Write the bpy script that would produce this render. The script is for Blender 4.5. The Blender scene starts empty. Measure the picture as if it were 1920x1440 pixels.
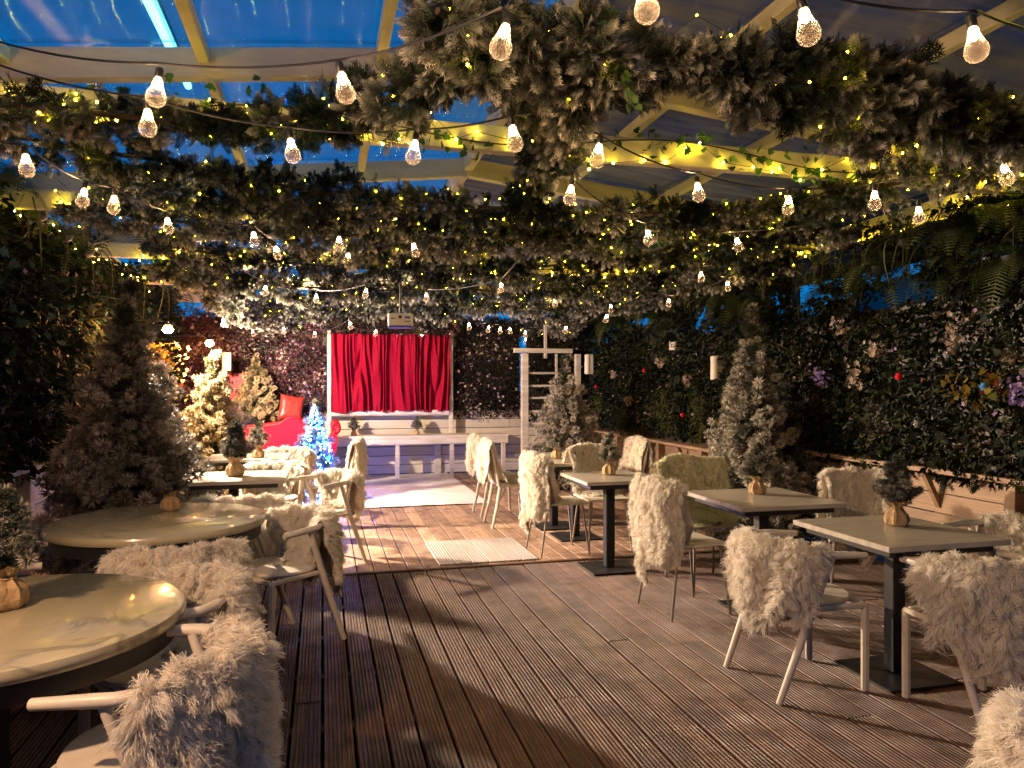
import bpy, math, random
import numpy as np
from mathutils import Vector, Matrix
R = math.radians
random.seed(7); rng = np.random.default_rng(7)
scene = bpy.context.scene
col = scene.collection
# ---------------------------------------------------------------- camera
H_CAM, F_PX, TH = 1.5, 1387.0, R(14.36)
cam_d = bpy.data.cameras.new('camera'); cam = bpy.data.objects.new('camera', cam_d); col.objects.link(cam)
cam_d.sensor_width = 36; cam_d.lens = F_PX / 1920 * 36; cam_d.clip_start = .05; cam_d.clip_end = 400
cam.location = (0, 0, H_CAM); cam.rotation_euler = (R(90), 0, -TH)
scene.camera = cam
# ---------------------------------------------------------------- world: dusk sky with thin pink clouds
w = bpy.data.worlds.new('World'); scene.world = w; w.use_nodes = True
nt = w.node_tree; nt.nodes.clear()
def N(nt, t, **k):
    n = nt.nodes.new(t)
    for a, b in k.items():
        if a in ('loc',): continue
        setattr(n, a, b)
    return n
out = N(nt, 'ShaderNodeOutputWorld'); bg = N(nt, 'ShaderNodeBackground')
sky = N(nt, 'ShaderNodeTexSky', sky_type='NISHITA'); sky.sun_disc = False
sky.sun_elevation = R(1.0); sky.sun_rotation = R(200); sky.ozone_density = 6
hs = N(nt, 'ShaderNodeMix', data_type='RGBA', blend_type='MIX'); hs.inputs[0].default_value = .97
hs.inputs[7].default_value = (.001, .30, .86, 1)
tc = N(nt, 'ShaderNodeTexCoord'); mp = N(nt, 'ShaderNodeMapping'); mp.inputs['Scale'].default_value = (1.2, 3.0, 3.5)
nz = N(nt, 'ShaderNodeTexNoise'); nz.inputs['Scale'].default_value = 1.6; nz.inputs['Detail'].default_value = 8
nz.inputs['Roughness'].default_value = .6
cr = N(nt, 'ShaderNodeValToRGB'); cr.color_ramp.elements[0].position = .63; cr.color_ramp.elements[1].position = .77
cr.color_ramp.elements[1].color = (.75, .75, .75, 1)
mx = N(nt, 'ShaderNodeMix', data_type='RGBA'); mx.inputs[7].default_value = (.42, .30, .40, 1)
L = nt.links.new
L(sky.outputs[0], hs.inputs[6]); L(tc.outputs['Generated'], mp.inputs[0]); L(mp.outputs[0], nz.inputs[0])
L(nz.outputs[0], cr.inputs[0]); L(cr.outputs[0], mx.inputs[0]); L(hs.outputs[2], mx.inputs[6])
L(mx.outputs[2], bg.inputs[0]); L(bg.outputs[0], out.inputs[0])
SKY = .36
bg.inputs[1].default_value = SKY
vs = scene.view_settings; vs.view_transform = 'Standard'; vs.look = 'None'; vs.gamma = 1; vs.exposure = 0.95
vs.use_curve_mapping = False
scene.cycles.use_light_tree = True
scene.cycles.max_bounces = 6; scene.cycles.transparent_max_bounces = 24
scene.cycles.sample_clamp_indirect = 4.0
scene.cycles.caustics_reflective = False; scene.cycles.caustics_refractive = False
scene.cycles.use_denoising = True
LAMP = dict(hero=880, mid=200, back=1300, near=150, bulb=150, fairy=190, led=300)

# ---------------------------------------------------------------- projection helper: floor plan points from sight lines
ST, CT = math.sin(TH), math.cos(TH)
def at(px, py, z=None, d=None):
    if d is None: d = F_PX * (H_CAM - z) / (py - 720)
    u = (px - 960) / F_PX
    zz = H_CAM - (py - 720) * d / F_PX if z is None else z
    return Vector((d * (ST + u * CT), d * (CT - u * ST), zz))

# ---------------------------------------------------------------- materials
MATS = {}
def mat(name, c, rough=.6, var=.25, scale=8, bump=0, metal=0, spec=.5, c2=None, stretch=(1, 1, 1), objrand=0, sheen=0, coat=0,
        rvar=0, detail=6, transl=0):
    m = bpy.data.materials.new(name); m.use_nodes = True; t = m.node_tree; L = t.links.new
    p = t.nodes['Principled BSDF']
    tc = N(t, 'ShaderNodeTexCoord'); mp = N(t, 'ShaderNodeMapping'); mp.inputs['Scale'].default_value = stretch
    L(tc.outputs['Object'], mp.inputs[0])
    nz = N(t, 'ShaderNodeTexNoise'); nz.inputs['Scale'].default_value = scale; nz.inputs['Detail'].default_value = detail
    L(mp.outputs[0], nz.inputs[0])
    oi = N(t, 'ShaderNodeObjectInfo')
    if objrand:
        va = N(t, 'ShaderNodeVectorMath', operation='ADD'); sc = N(t, 'ShaderNodeMath', operation='MULTIPLY')
        sc.inputs[1].default_value = 37; L(oi.outputs['Random'], sc.inputs[0]); L(mp.outputs[0], va.inputs[0])
        L(sc.outputs[0], va.inputs[1]); L(va.outputs[0], nz.inputs[0])
    r = N(t, 'ShaderNodeValToRGB'); r.color_ramp.elements[0].position = .32; r.color_ramp.elements[1].position = .68
    c2 = c2 or tuple(v * (1 - var) for v in c)
    r.color_ramp.elements[0].color = (*c2, 1); r.color_ramp.elements[1].color = (*c, 1)
    L(nz.outputs[0], r.inputs[0]); last = r.outputs[0]
    if objrand:
        mr = N(t, 'ShaderNodeMapRange'); mr.inputs[3].default_value = 1 - objrand; mr.inputs[4].default_value = 1 + objrand
        L(oi.outputs['Random'], mr.inputs[0])
        hv = N(t, 'ShaderNodeHueSaturation'); L(last, hv.inputs['Color']); L(mr.outputs[0], hv.inputs['Value']); last = hv.outputs[0]
    L(last, p.inputs['Base Color'])
    p.inputs['Roughness'].default_value = rough; p.inputs['Metallic'].default_value = metal
    p.inputs['Specular IOR Level'].default_value = spec
    if sheen: p.inputs['Sheen Weight'].default_value = sheen
    if coat: p.inputs['Coat Weight'].default_value = coat; p.inputs['Coat Roughness'].default_value = .05
    if rvar:
        mr = N(t, 'ShaderNodeMapRange'); mr.inputs[3].default_value = rough - rvar; mr.inputs[4].default_value = rough + rvar
        L(nz.outputs[0], mr.inputs[0]); L(mr.outputs[0], p.inputs['Roughness'])
    if bump:
        b = N(t, 'ShaderNodeBump'); b.inputs['Strength'].default_value = bump; b.inputs['Distance'].default_value = .01
        L(nz.outputs[0], b.inputs['Height']); L(b.outputs[0], p.inputs['Normal'])
    MATS[name] = m; return m
def emis(name, c, s, base=(.8, .8, .8)):
    m = bpy.data.materials.new(name); m.use_nodes = True; p = m.node_tree.nodes['Principled BSDF']
    p.inputs['Base Color'].default_value = (*base, 1); p.inputs['Emission Color'].default_value = (*c, 1)
    p.inputs['Emission Strength'].default_value = s; MATS[name] = m; return m
def leafmat(name, stops, frost=None, rough=.55, tipmix=None, transl=.25):
    """rnd attribute picks the plant's own colour; frost attribute adds the white flocking on needle tips"""
    m = bpy.data.materials.new(name); m.use_nodes = True; t = m.node_tree; L = t.links.new
    p = t.nodes['Principled BSDF']; o = t.nodes['Material Output']
    a = N(t, 'ShaderNodeAttribute', attribute_name='rnd'); r = N(t, 'ShaderNodeValToRGB')
    e = r.color_ramp.elements
    while len(e) < len(stops): e.new(.5)
    for k, (pos, c) in enumerate(stops): e[k].position = pos; e[k].color = (*c, 1)
    L(a.outputs['Fac'], r.inputs[0]); last = r.outputs[0]
    if frost:
        f = N(t, 'ShaderNodeAttribute', attribute_name='frost'); tp = N(t, 'ShaderNodeAttribute', attribute_name='tip')
        mu = N(t, 'ShaderNodeMath', operation='MULTIPLY'); L(f.outputs['Fac'], mu.inputs[0]); L(tp.outputs['Fac'], mu.inputs[1])
        mx = N(t, 'ShaderNodeMix', data_type='RGBA'); L(mu.outputs[0], mx.inputs[0]); L(last, mx.inputs[6])
        mx.inputs[7].default_value = (*frost, 1); last = mx.outputs[2]
    L(last, p.inputs['Base Color']); p.inputs['Roughness'].default_value = rough; p.inputs['Specular IOR Level'].default_value = .18
    if transl:
        tr = N(t, 'ShaderNodeBsdfTranslucent'); L(last, tr.inputs[0]); ms = N(t, 'ShaderNodeMixShader'); ms.inputs[0].default_value = transl
        L(p.outputs[0], ms.inputs[1]); L(tr.outputs[0], ms.inputs[2]); L(ms.outputs[0], o.inputs[0])
    MATS[name] = m; return m

mat('beam_paint', (.62, .57, .42), .6, .2, 5, .25, stretch=(1, 1, 4), objrand=.08)
mat('white_wood', (.60, .54, .45), .65, .3, 4, .3, stretch=(.6, .6, 5), objrand=.14, c2=(.42, .37, .31))
mat('tan_wood', (.34, .22, .13), .6, .3, 4, .4, stretch=(.6, .6, 6), objrand=.16, c2=(.20, .12, .07))
mat('chair_paint', (.55, .50, .42), .42, .15, 14, .08)
mat('chair_white', (.62, .56, .47), .38, .12, 14, .05)
mat('metal_leg', (.30, .27, .23), .35, .2, 20, 0, metal=.4)
mat('black_metal', (.012, .012, .014), .45, .3, 20, .05)
mat('brown_leather', (.10, .04, .025), .5, .4, 12, .2)
mat('dark_ply', (.05, .035, .025), .5, .3, 10, .1)
mat('cable', (.01, .01, .01), .5, .2, 20)
mat('socket', (.02, .02, .02), .4, .2, 20)
mat('bark', (.06, .04, .028), .9, .5, 20, .6)
mat('ground_soil', (.02, .018, .015), .9, .5, 3, .4)
mat('burlap', (.42, .29, .15), .9, .35, 60, .6, c2=(.26, .17, .09))
mat('carpet', (.74, .68, .66), .95, .18, 3, .35, detail=10)
mat('valance', (.66, .60, .55), .9, .2, 12, .4)
mat('red_velvet', (.27, .001, .022), .75, .35, 30, .25, spec=.12)
mat('red_paint', (.50, .002, .010), .5, .15, 4, .05, spec=.2)
mat('red_satin', (.36, .03, .025), .38, .35, 6, .3)
mat('red_box', (.45, .012, .012), .45, .25, 5, .1)
mat('projector_shell', (.7, .68, .64), .4, .08, 5)
mat('blue_plastic', (.03, .06, .5), .35, .1, 5)
mat('print_dark', (.08, .08, .1), .6, .1, 5)
mat('lantern_white', (.60, .55, .47), .5, .15, 6, .1)
mat('pot', (.02, .018, .015), .6, .3, 10, .1)
mat('dark_building', (.012, .013, .016), .8, .4, 2, .2)
mat('stucco', (.30, .20, .15), .85, .3, 3, .4)
mat('pale_board', (.32, .28, .25), .5, .2, 6, .2, stretch=(8, .6, 1), objrand=.08)
mat('fallen', (.22, .16, .10), .8, .8, 90, 0)
mat('pelt', (.60, .52, .42), .9, .2, 20, .4)
emis('filament', (1, .60, .26), LAMP['bulb'])
emis('fairy', (1, .72, .03), LAMP['fairy'])
emis('fairy_small', (1, .74, .012), 80)
emis('led_blue', (.0010, .085, 1), LAMP['led'])
emis('led_white', (.30, .55, 1), 90)
emis('lamp_hot', (1, .40, .10), 330)
emis('streak_glow', (.45, .72, 1), 6)
emis('window_glow', (.05, .28, .9), .35)

def deckmat(name, a, b, rough, bump=.5):
    m = bpy.data.materials.new(name); m.use_nodes = True; t = m.node_tree; L = t.links.new; p = t.nodes['Principled BSDF']
    geo = N(t, 'ShaderNodeNewGeometry'); oi = N(t, 'ShaderNodeObjectInfo')
    add = N(t, 'ShaderNodeVectorMath', operation='ADD'); ml = N(t, 'ShaderNodeMath', operation='MULTIPLY'); ml.inputs[1].default_value = 9
    L(oi.outputs['Random'], ml.inputs[0]); L(geo.outputs['Position'], add.inputs[0]); L(ml.outputs[0], add.inputs[1])
    mp = N(t, 'ShaderNodeMapping'); mp.inputs['Scale'].default_value = (30, 1.2, 5); L(add.outputs[0], mp.inputs[0])
    g = N(t, 'ShaderNodeTexNoise'); g.inputs['Scale'].default_value = 2.2; g.inputs['Detail'].default_value = 8; L(mp.outputs[0], g.inputs[0])
    d = N(t, 'ShaderNodeTexNoise'); d.inputs['Scale'].default_value = 4; d.inputs['Detail'].default_value = 12; d.inputs['Roughness'].default_value = .78
    L(geo.outputs['Position'], d.inputs[0])
    r = N(t, 'ShaderNodeValToRGB'); r.color_ramp.elements[0].position = .3; r.color_ramp.elements[1].position = .7
    r.color_ramp.elements[0].color = (*a, 1); r.color_ramp.elements[1].color = (*b, 1); L(g.outputs[0], r.inputs[0])
    hv = N(t, 'ShaderNodeHueSaturation'); mr = N(t, 'ShaderNodeMapRange'); mr.inputs[3].default_value = .72; mr.inputs[4].default_value = 1.25
    L(oi.outputs['Random'], mr.inputs[0]); L(mr.outputs[0], hv.inputs['Value']); L(r.outputs[0], hv.inputs['Color'])
    dr = N(t, 'ShaderNodeValToRGB'); dr.color_ramp.elements[0].position = .50; dr.color_ramp.elements[1].position = .64; L(d.outputs[0], dr.inputs[0])
    mx = N(t, 'ShaderNodeMix', data_type='RGBA'); mm = N(t, 'ShaderNodeMath', operation='MULTIPLY'); mm.inputs[1].default_value = .85
    L(dr.outputs[0], mm.inputs[0]); L(mm.outputs[0], mx.inputs[0]); L(hv.outputs[0], mx.inputs[6]); mx.inputs[7].default_value = (.035, .02, .013, 1)
    L(mx.outputs[2], p.inputs['Base Color'])
    rr = N(t, 'ShaderNodeMapRange'); rr.inputs[1].default_value = .35; rr.inputs[2].default_value = .65
    rr.inputs[3].default_value = rough - .15; rr.inputs[4].default_value = rough + .2; L(d.outputs[0], rr.inputs[0]); L(rr.outputs[0], p.inputs['Roughness'])
    bp = N(t, 'ShaderNodeBump'); bp.inputs['Strength'].default_value = bump; bp.inputs['Distance'].default_value = .004
    ad = N(t, 'ShaderNodeMath', operation='ADD'); L(g.outputs[0], ad.inputs[0]); L(d.outputs[0], ad.inputs[1]); L(ad.outputs[0], bp.inputs['Height'])
    L(bp.outputs[0], p.inputs['Normal']); MATS[name] = m
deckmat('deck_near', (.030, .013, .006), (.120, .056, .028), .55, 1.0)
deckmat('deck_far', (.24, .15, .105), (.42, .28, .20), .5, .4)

def marble():
    m = bpy.data.materials.new('marble'); m.use_nodes = True; t = m.node_tree; L = t.links.new; p = t.nodes['Principled BSDF']
    tc = N(t, 'ShaderNodeTexCoord'); oi = N(t, 'ShaderNodeObjectInfo'); va = N(t, 'ShaderNodeVectorMath', operation='ADD')
    L(tc.outputs['Object'], va.inputs[0]); L(oi.outputs['Random'], va.inputs[1])
    n1 = N(t, 'ShaderNodeTexNoise'); n1.inputs['Scale'].default_value = 2.2; n1.inputs['Detail'].default_value = 9; n1.inputs['Distortion'].default_value = 1.4
    L(va.outputs[0], n1.inputs[0])
    r = N(t, 'ShaderNodeValToRGB'); e = r.color_ramp.elements
    for pos in (.47, .5, .53): e.new(pos)
    for k, (pos, c) in enumerate([(.25, (.30, .27, .20)), (.44, (.42, .38, .29)), (.495, (.22, .20, .145)), (.53, (.42, .38, .29)), (.85, (.52, .48, .38))]):
        e[k].position = pos; e[k].color = (c[0] * .9, c[1] * .88, c[2] * .74, 1)
    L(n1.outputs[0], r.inputs[0])
    n2 = N(t, 'ShaderNodeTexNoise'); n2.inputs['Scale'].default_value = 1.3; n2.inputs['Detail'].default_value = 3; L(va.outputs[0], n2.inputs[0])
    r2 = N(t, 'ShaderNodeValToRGB'); r2.color_ramp.elements[0].position = .38; r2.color_ramp.elements[1].position = .5; L(n2.outputs[0], r2.inputs[0])
    mx = N(t, 'ShaderNodeMix', data_type='RGBA'); L(r2.outputs[0], mx.inputs[0]); mx.inputs[6].default_value = (.36, .32, .21, 1)
    L(r.outputs[0], mx.inputs[7]); L(mx.outputs[2], p.inputs['Base Color'])
    p.inputs['Roughness'].default_value = .22; p.inputs['Coat Weight'].default_value = .5; p.inputs['Coat Roughness'].default_value = .08
    b = N(t, 'ShaderNodeBump'); b.inputs['Strength'].default_value = .06; b.inputs['Distance'].default_value = .01; L(n2.outputs[0], b.inputs['Height'])
    L(b.outputs[0], p.inputs['Coat Normal']); MATS['marble'] = m
marble()
mat('table_board', (.50, .46, .40), .32, .25, 5, .1, stretch=(.7, 6, 1), objrand=.1, c2=(.36, .32, .27), coat=.15)

def glass():
    m = bpy.data.materials.new('bulb_glass'); m.use_nodes = True; t = m.node_tree; L = t.links.new; t.nodes.remove(t.nodes['Principled BSDF'])
    o = t.nodes['Material Output']; lw = N(t, 'ShaderNodeLayerWeight'); lw.inputs[0].default_value = .10
    tr = N(t, 'ShaderNodeBsdfTransparent'); tr.inputs[0].default_value = (.93, .90, .90, 1)
    gl = N(t, 'ShaderNodeBsdfDiffuse'); gl.inputs[0].default_value = (.8, .72, .70, 1)
    tl = N(t, 'ShaderNodeBsdfTranslucent'); tl.inputs[0].default_value = (.9, .78, .74, 1)
    m1 = N(t, 'ShaderNodeMixShader'); L(lw.outputs['Facing'], m1.inputs[0]); L(tr.outputs[0], m1.inputs[1]); L(gl.outputs[0], m1.inputs[2])
    m2 = N(t, 'ShaderNodeMixShader'); m2.inputs[0].default_value = .035; L(m1.outputs[0], m2.inputs[1]); L(tl.outputs[0], m2.inputs[2])
    L(m2.outputs[0], o.inputs[0]); MATS['bulb_glass'] = m
glass()
def poly(name, tint, body, bodycol, rough, aniso, gls):
    m = bpy.data.materials.new(name); m.use_nodes = True; t = m.node_tree; L = t.links.new; t.nodes.remove(t.nodes['Principled BSDF'])
    o = t.nodes['Material Output']
    tr = N(t, 'ShaderNodeBsdfTransparent'); gl = N(t, 'ShaderNodeBsdfAnisotropic'); gl.inputs['Roughness'].default_value = rough
    gl.inputs['Anisotropy'].default_value = aniso
    cx = N(t, 'ShaderNodeCombineXYZ'); cx.inputs[0].default_value = 1; L(cx.outputs[0], gl.inputs['Tangent'])
    geo = N(t, 'ShaderNodeNewGeometry'); wv = N(t, 'ShaderNodeTexWave', bands_direction='Y'); wv.inputs['Scale'].default_value = 26
    wv.inputs['Distortion'].default_value = .3; L(geo.outputs['Position'], wv.inputs[0])
    nz = N(t, 'ShaderNodeTexNoise'); nz.inputs['Scale'].default_value = 1.5; nz.inputs['Detail'].default_value = 6
    mp = N(t, 'ShaderNodeMapping'); mp.inputs['Scale'].default_value = (1, 6, 1); L(geo.outputs['Position'], mp.inputs[0]); L(mp.outputs[0], nz.inputs[0])
    r = N(t, 'ShaderNodeMapRange'); r.inputs[3].default_value = .72; r.inputs[4].default_value = 1.0; L(wv.outputs[0], r.inputs[0])
    mu = N(t, 'ShaderNodeMix', data_type='RGBA', blend_type='MULTIPLY'); mu.inputs[0].default_value = 1; mu.inputs[6].default_value = (*tint, 1)
    L(r.outputs[0], mu.inputs[7]); L(mu.outputs[2], tr.inputs[0])
    df = N(t, 'ShaderNodeBsdfDiffuse'); df.inputs[0].default_value = (*bodycol, 1)
    tl = N(t, 'ShaderNodeBsdfTranslucent'); tl.inputs[0].default_value = (*bodycol, 1)
    dm = N(t, 'ShaderNodeMixShader'); dm.inputs[0].default_value = .4; L(df.outputs[0], dm.inputs[1]); L(tl.outputs[0], dm.inputs[2])
    m0 = N(t, 'ShaderNodeMixShader'); rb = N(t, 'ShaderNodeMapRange'); rb.inputs[1].default_value = .3; rb.inputs[2].default_value = .7
    rb.inputs[3].default_value = body * .5; rb.inputs[4].default_value = min(1, body * 1.4); L(nz.outputs[0], rb.inputs[0]); L(rb.outputs[0], m0.inputs[0])
    L(tr.outputs[0], m0.inputs[1]); L(dm.outputs[0], m0.inputs[2])
    m1 = N(t, 'ShaderNodeMixShader'); m1.inputs[0].default_value = gls
    L(m0.outputs[0], m1.inputs[1]); L(gl.outputs[0], m1.inputs[2]); L(m1.outputs[0], o.inputs[0]); MATS[name] = m
poly('panel_clear', (.50, .92, 1.0), .03, (.12, .26, .36), .20, .92, .11)
poly('panel_opal', (.42, .42, .46), .80, (.30, .30, .32), .22, .92, .06)

leafmat('fir', [(0, (.012, .022, .012)), (1, (.035, .055, .028))], frost=(.80, .72, .62), transl=.1)
leafmat('fir_gold_light', [(0, (.014, .022, .010)), (1, (.04, .052, .02))], frost=(.80, .62, .36), transl=.1)  # golden lamp light put into the flock colour
leafmat('fir_grey', [(0, (.014, .02, .014)), (1, (.03, .042, .028))], frost=(.62, .55, .49), transl=.1)
leafmat('cypress', [(0, (.005, .012, .006)), (.6, (.014, .030, .013)), (1, (.030, .050, .020))], frost=(.60, .57, .50), transl=.12)
leafmat('ivy', [(0, (.015, .06, .015)), (.6, (.05, .13, .03)), (1, (.12, .22, .05))], transl=.3)
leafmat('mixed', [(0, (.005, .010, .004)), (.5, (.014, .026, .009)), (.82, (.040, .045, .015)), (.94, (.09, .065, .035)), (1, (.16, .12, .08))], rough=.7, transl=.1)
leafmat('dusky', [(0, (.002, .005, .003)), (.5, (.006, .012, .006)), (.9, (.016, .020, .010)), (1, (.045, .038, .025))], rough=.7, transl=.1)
leafmat('bluegreen', [(0, (.02, .05, .045)), (1, (.06, .13, .11))])
leafmat('ruddy', [(0, (.03, .012, .016)), (.45, (.09, .03, .04)), (.8, (.20, .06, .08)), (1, (.42, .20, .22))])
leafmat('blossom', [(0, (.60, .52, .50)), (.4, (.55, .34, .38)), (.7, (.34, .22, .50)), (1, (.62, .55, .42))], transl=.3)
leafmat('blossom_white', [(0, (.26, .19, .15)), (1, (.40, .33, .27))], transl=.2)
leafmat('blossom_purple', [(0, (.22, .14, .42)), (1, (.42, .32, .62))], transl=.3)
leafmat('autumn_lampglow', [(0, (.26, .20, .03)), (.5, (.20, .16, .03)), (.88, (.25, .05, .02)), (1, (.10, .13, .03))], transl=.35)  # hedge ivy's own yellow; on the lamp cascade it is painted lamp glow
leafmat('moss', [(0, (.05, .075, .012)), (1, (.13, .15, .03))], transl=.3)
leafmat('fern', [(0, (.012, .03, .010)), (.7, (.03, .06, .018)), (1, (.10, .10, .04))], transl=.3)
leafmat('fur', [(0, (.74, .68, .57)), (.5, (.88, .83, .74)), (1, (.94, .91, .85))], rough=.6, transl=.45)
leafmat('fur_green', [(0, (.62, .62, .42)), (.5, (.74, .73, .52)), (1, (.82, .81, .62))], rough=.6, transl=.35)

# ---------------------------------------------------------------- object helpers
def tag(o, label=None, cat=None, group=None, kind=None):
    if label: o['label'] = label
    if cat: o['category'] = cat
    if group: o['group'] = group
    if kind: o['kind'] = kind
    return o
def empty(name, loc=(0, 0, 0), rz=0, **k):
    o = bpy.data.objects.new(name, None); col.objects.link(o); o.location = loc; o.rotation_euler = (0, 0, rz)
    o.empty_display_size = .1
    return tag(o, **k)
class MB:
    def __init__(s): s.v = []; s.f = []
    def add(s, vs, fs):
        b = len(s.v); s.v += [tuple(x) for x in vs]; s.f += [tuple(i + b for i in f) for f in fs]; return s
    def box(s, c, d, rot=None, ch=0):
        x, y, z = d[0] / 2, d[1] / 2, d[2] / 2
        if ch:
            k = ch; P = []; 
            for sx in (-1, 1):
                for sy in (-1, 1):
                    for sz in (-1, 1):
                        P += [(sx * (x - k), sy * (y - k), sz * z), (sx * (x - k), sy * y, sz * (z - k)), (sx * x, sy * (y - k), sz * (z - k))]
            import bmesh
            bm = bmesh.new(); vs = [bm.verts.new(p) for p in P]; bmesh.ops.convex_hull(bm, input=vs)
            bmesh.ops.dissolve_limit(bm, angle_limit=.02, verts=bm.verts, edges=bm.edges)
            bm.verts.index_update(); vv = [v.co.copy() for v in bm.verts]; ff = [[v.index for v in f.verts] for f in bm.faces]; bm.free()
        else:
            vv = [Vector((a, b, e)) for a in (-x, x) for b in (-y, y) for e in (-z, z)]
            ff = [(0, 1, 3, 2), (4, 6, 7, 5), (0, 4, 5, 1), (2, 3, 7, 6), (0, 2, 6, 4), (1, 5, 7, 3)]
        if rot is not None: vv = [rot @ v for v in vv]
        c = Vector(c); return s.add([v + c for v in vv], ff)
    def tube(s, pts, r, n=8, cap=True, flat=None):
        pts = [Vector(p) for p in pts]; m = len(pts); rs = r if hasattr(r, '__len__') else [r] * m
        up = Vector((0, 0, 1)); prev = None; rings = []
        for i, p in enumerate(pts):
            t = (pts[min(i + 1, m - 1)] - pts[max(i - 1, 0)]).normalized()
            if prev is None:
                a = up if abs(t.z) < .9 else Vector((1, 0, 0)); e = t.cross(a).normalized()
            else: e = (prev - t * prev.dot(t)).normalized()
            prev = e; g = t.cross(e)
            rings.append([p + (e * math.cos(k * 2 * math.pi / n) + g * math.sin(k * 2 * math.pi / n)) * rs[i] for k in range(n)])
        vs = [v for q in rings for v in q]
        fs = [(i * n + k, i * n + (k + 1) % n, (i + 1) * n + (k + 1) % n, (i + 1) * n + k) for i in range(m - 1) for k in range(n)]
        if cap: fs += [tuple(range(n))[::-1], tuple((m - 1) * n + k for k in range(n))]
        return s.add(vs, fs)
    def lathe(s, prof, n=24, c=(0, 0, 0), sx=1, sy=1):
        vs = [(c[0] + r * sx * math.cos(k * 2 * math.pi / n), c[1] + r * sy * math.sin(k * 2 * math.pi / n), c[2] + z) for r, z in prof for k in range(n)]
        m = len(prof)
        fs = [(i * n + k, i * n + (k + 1) % n, (i + 1) * n + (k + 1) % n, (i + 1) * n + k) for i in range(m - 1) for k in range(n)]
        fs += [tuple(range(n))[::-1], tuple((m - 1) * n + k for k in range(n))]
        return s.add(vs, fs)
    def prism(s, outline, axis, a, b):
        """outline of 2D points extruded along axis ('x','y') from a to b"""
        n = len(outline); f = (lambda p, t: (t, p[0], p[1])) if axis == 'x' else (lambda p, t: (p[0], t, p[1]))
        if axis == 'z': f = lambda p, t: (p[0], p[1], t)
        return s.add([f(p, a) for p in outline] + [f(p, b) for p in outline],
                     [tuple(range(n))[::-1], tuple(range(n, 2 * n))] + [(i, (i + 1) % n, n + (i + 1) % n, n + i) for i in range(n)])
    def mesh(s, name, m, smooth=False):
        me = bpy.data.meshes.new(name); me.from_pydata(s.v, [], s.f); me.validate()
        import bmesh
        bm = bmesh.new(); bm.from_mesh(me); bmesh.ops.recalc_face_normals(bm, faces=bm.faces); bm.to_mesh(me); bm.free()
        me.materials.append(MATS[m])
        if smooth:
            me.polygons.foreach_set('use_smooth', [True] * len(me.polygons))
            try: me.set_sharp_from_angle(angle=R(40))
            except Exception: pass
        return me
    def build(s, name, m, parent=None, smooth=False, **k):
        return obj(name, s.mesh(name, m, smooth), parent, **k)
def obj(name, me, parent=None, loc=None, rot=None, scale=None, **k):
    o = bpy.data.objects.new(name, me); col.objects.link(o)
    if parent: o.parent = parent
    if loc is not None: o.location = loc
    if rot is not None: o.rotation_euler = rot
    if scale is not None: o.scale = scale
    return tag(o, **k)
KIDS = {}
def children(o):
    return [c for c in list(col.objects) if c.parent == o]
def tree_of(o):
    return (o, [tree_of(c) for c in children(o)])
def copy_tree(T, parent=None):
    c = T[0].copy(); col.objects.link(c); c.parent = parent
    for t in T[1]: copy_tree(t, c)
    return c
def name_base(o): return o.name.split('.')[0]

# ---------------------------------------------------------------- numpy scatter: many small leaves in one mesh
def norm(a): return a / np.maximum(np.linalg.norm(a, axis=-1, keepdims=True), 1e-9)
def frames(fwd, roll=None):
    """rotation matrices whose +Y is fwd, with a roll about it"""
    f = norm(fwd); n = len(f); a = np.tile([0., 0, 1], (n, 1)); m = np.abs(f[:, 2]) > .95; a[m] = [1., 0, 0]
    x = norm(np.cross(f, a)); z = np.cross(x, f)
    r = rng.uniform(0, 2 * np.pi, n) if roll is None else roll
    c, s_ = np.cos(r)[:, None], np.sin(r)[:, None]
    x2 = x * c + z * s_; z2 = -x * s_ + z * c
    return np.stack([x2, f, z2], axis=2)
def npmesh(name, V, F, m, attrs=None, smooth=False):
    me = bpy.data.meshes.new(name); k = F.shape[1]
    me.vertices.add(len(V)); me.vertices.foreach_set('co', V.astype(np.float32).ravel())
    me.loops.add(F.size); me.loops.foreach_set('vertex_index', F.astype(np.int32).ravel())
    me.polygons.add(len(F)); me.polygons.foreach_set('loop_start', np.arange(0, F.size, k, dtype=np.int32))
    if smooth: me.polygons.foreach_set('use_smooth', np.ones(len(F), dtype=bool))
    me.update(calc_edges=True)
    for a, v in (attrs or {}).items():
        at_ = me.attributes.new(a, 'FLOAT', 'POINT'); at_.data.foreach_set('value', v.astype(np.float32).ravel())
    me.materials.append(MATS[m]); return me
def scatter(name, T, P, Rm, S, m, rnd=None, frost=None):
    tv, tf, tt = T; n = len(P); k = len(tv)
    S = np.broadcast_to(np.asarray(S, float), (n,))
    V = np.einsum('nij,kj->nki', Rm, tv) * S[:, None, None] + P[:, None, :]
    F = (tf[None] + (np.arange(n) * k)[:, None, None]).reshape(-1, tf.shape[1])
    rnd = rng.random(n) if rnd is None else rnd; frost = np.zeros(n) if frost is None else frost
    return npmesh(name, V.reshape(-1, 3), F, m, {'rnd': np.repeat(rnd, k), 'frost': np.repeat(frost, k), 'tip': np.tile(tt, n)})
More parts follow.
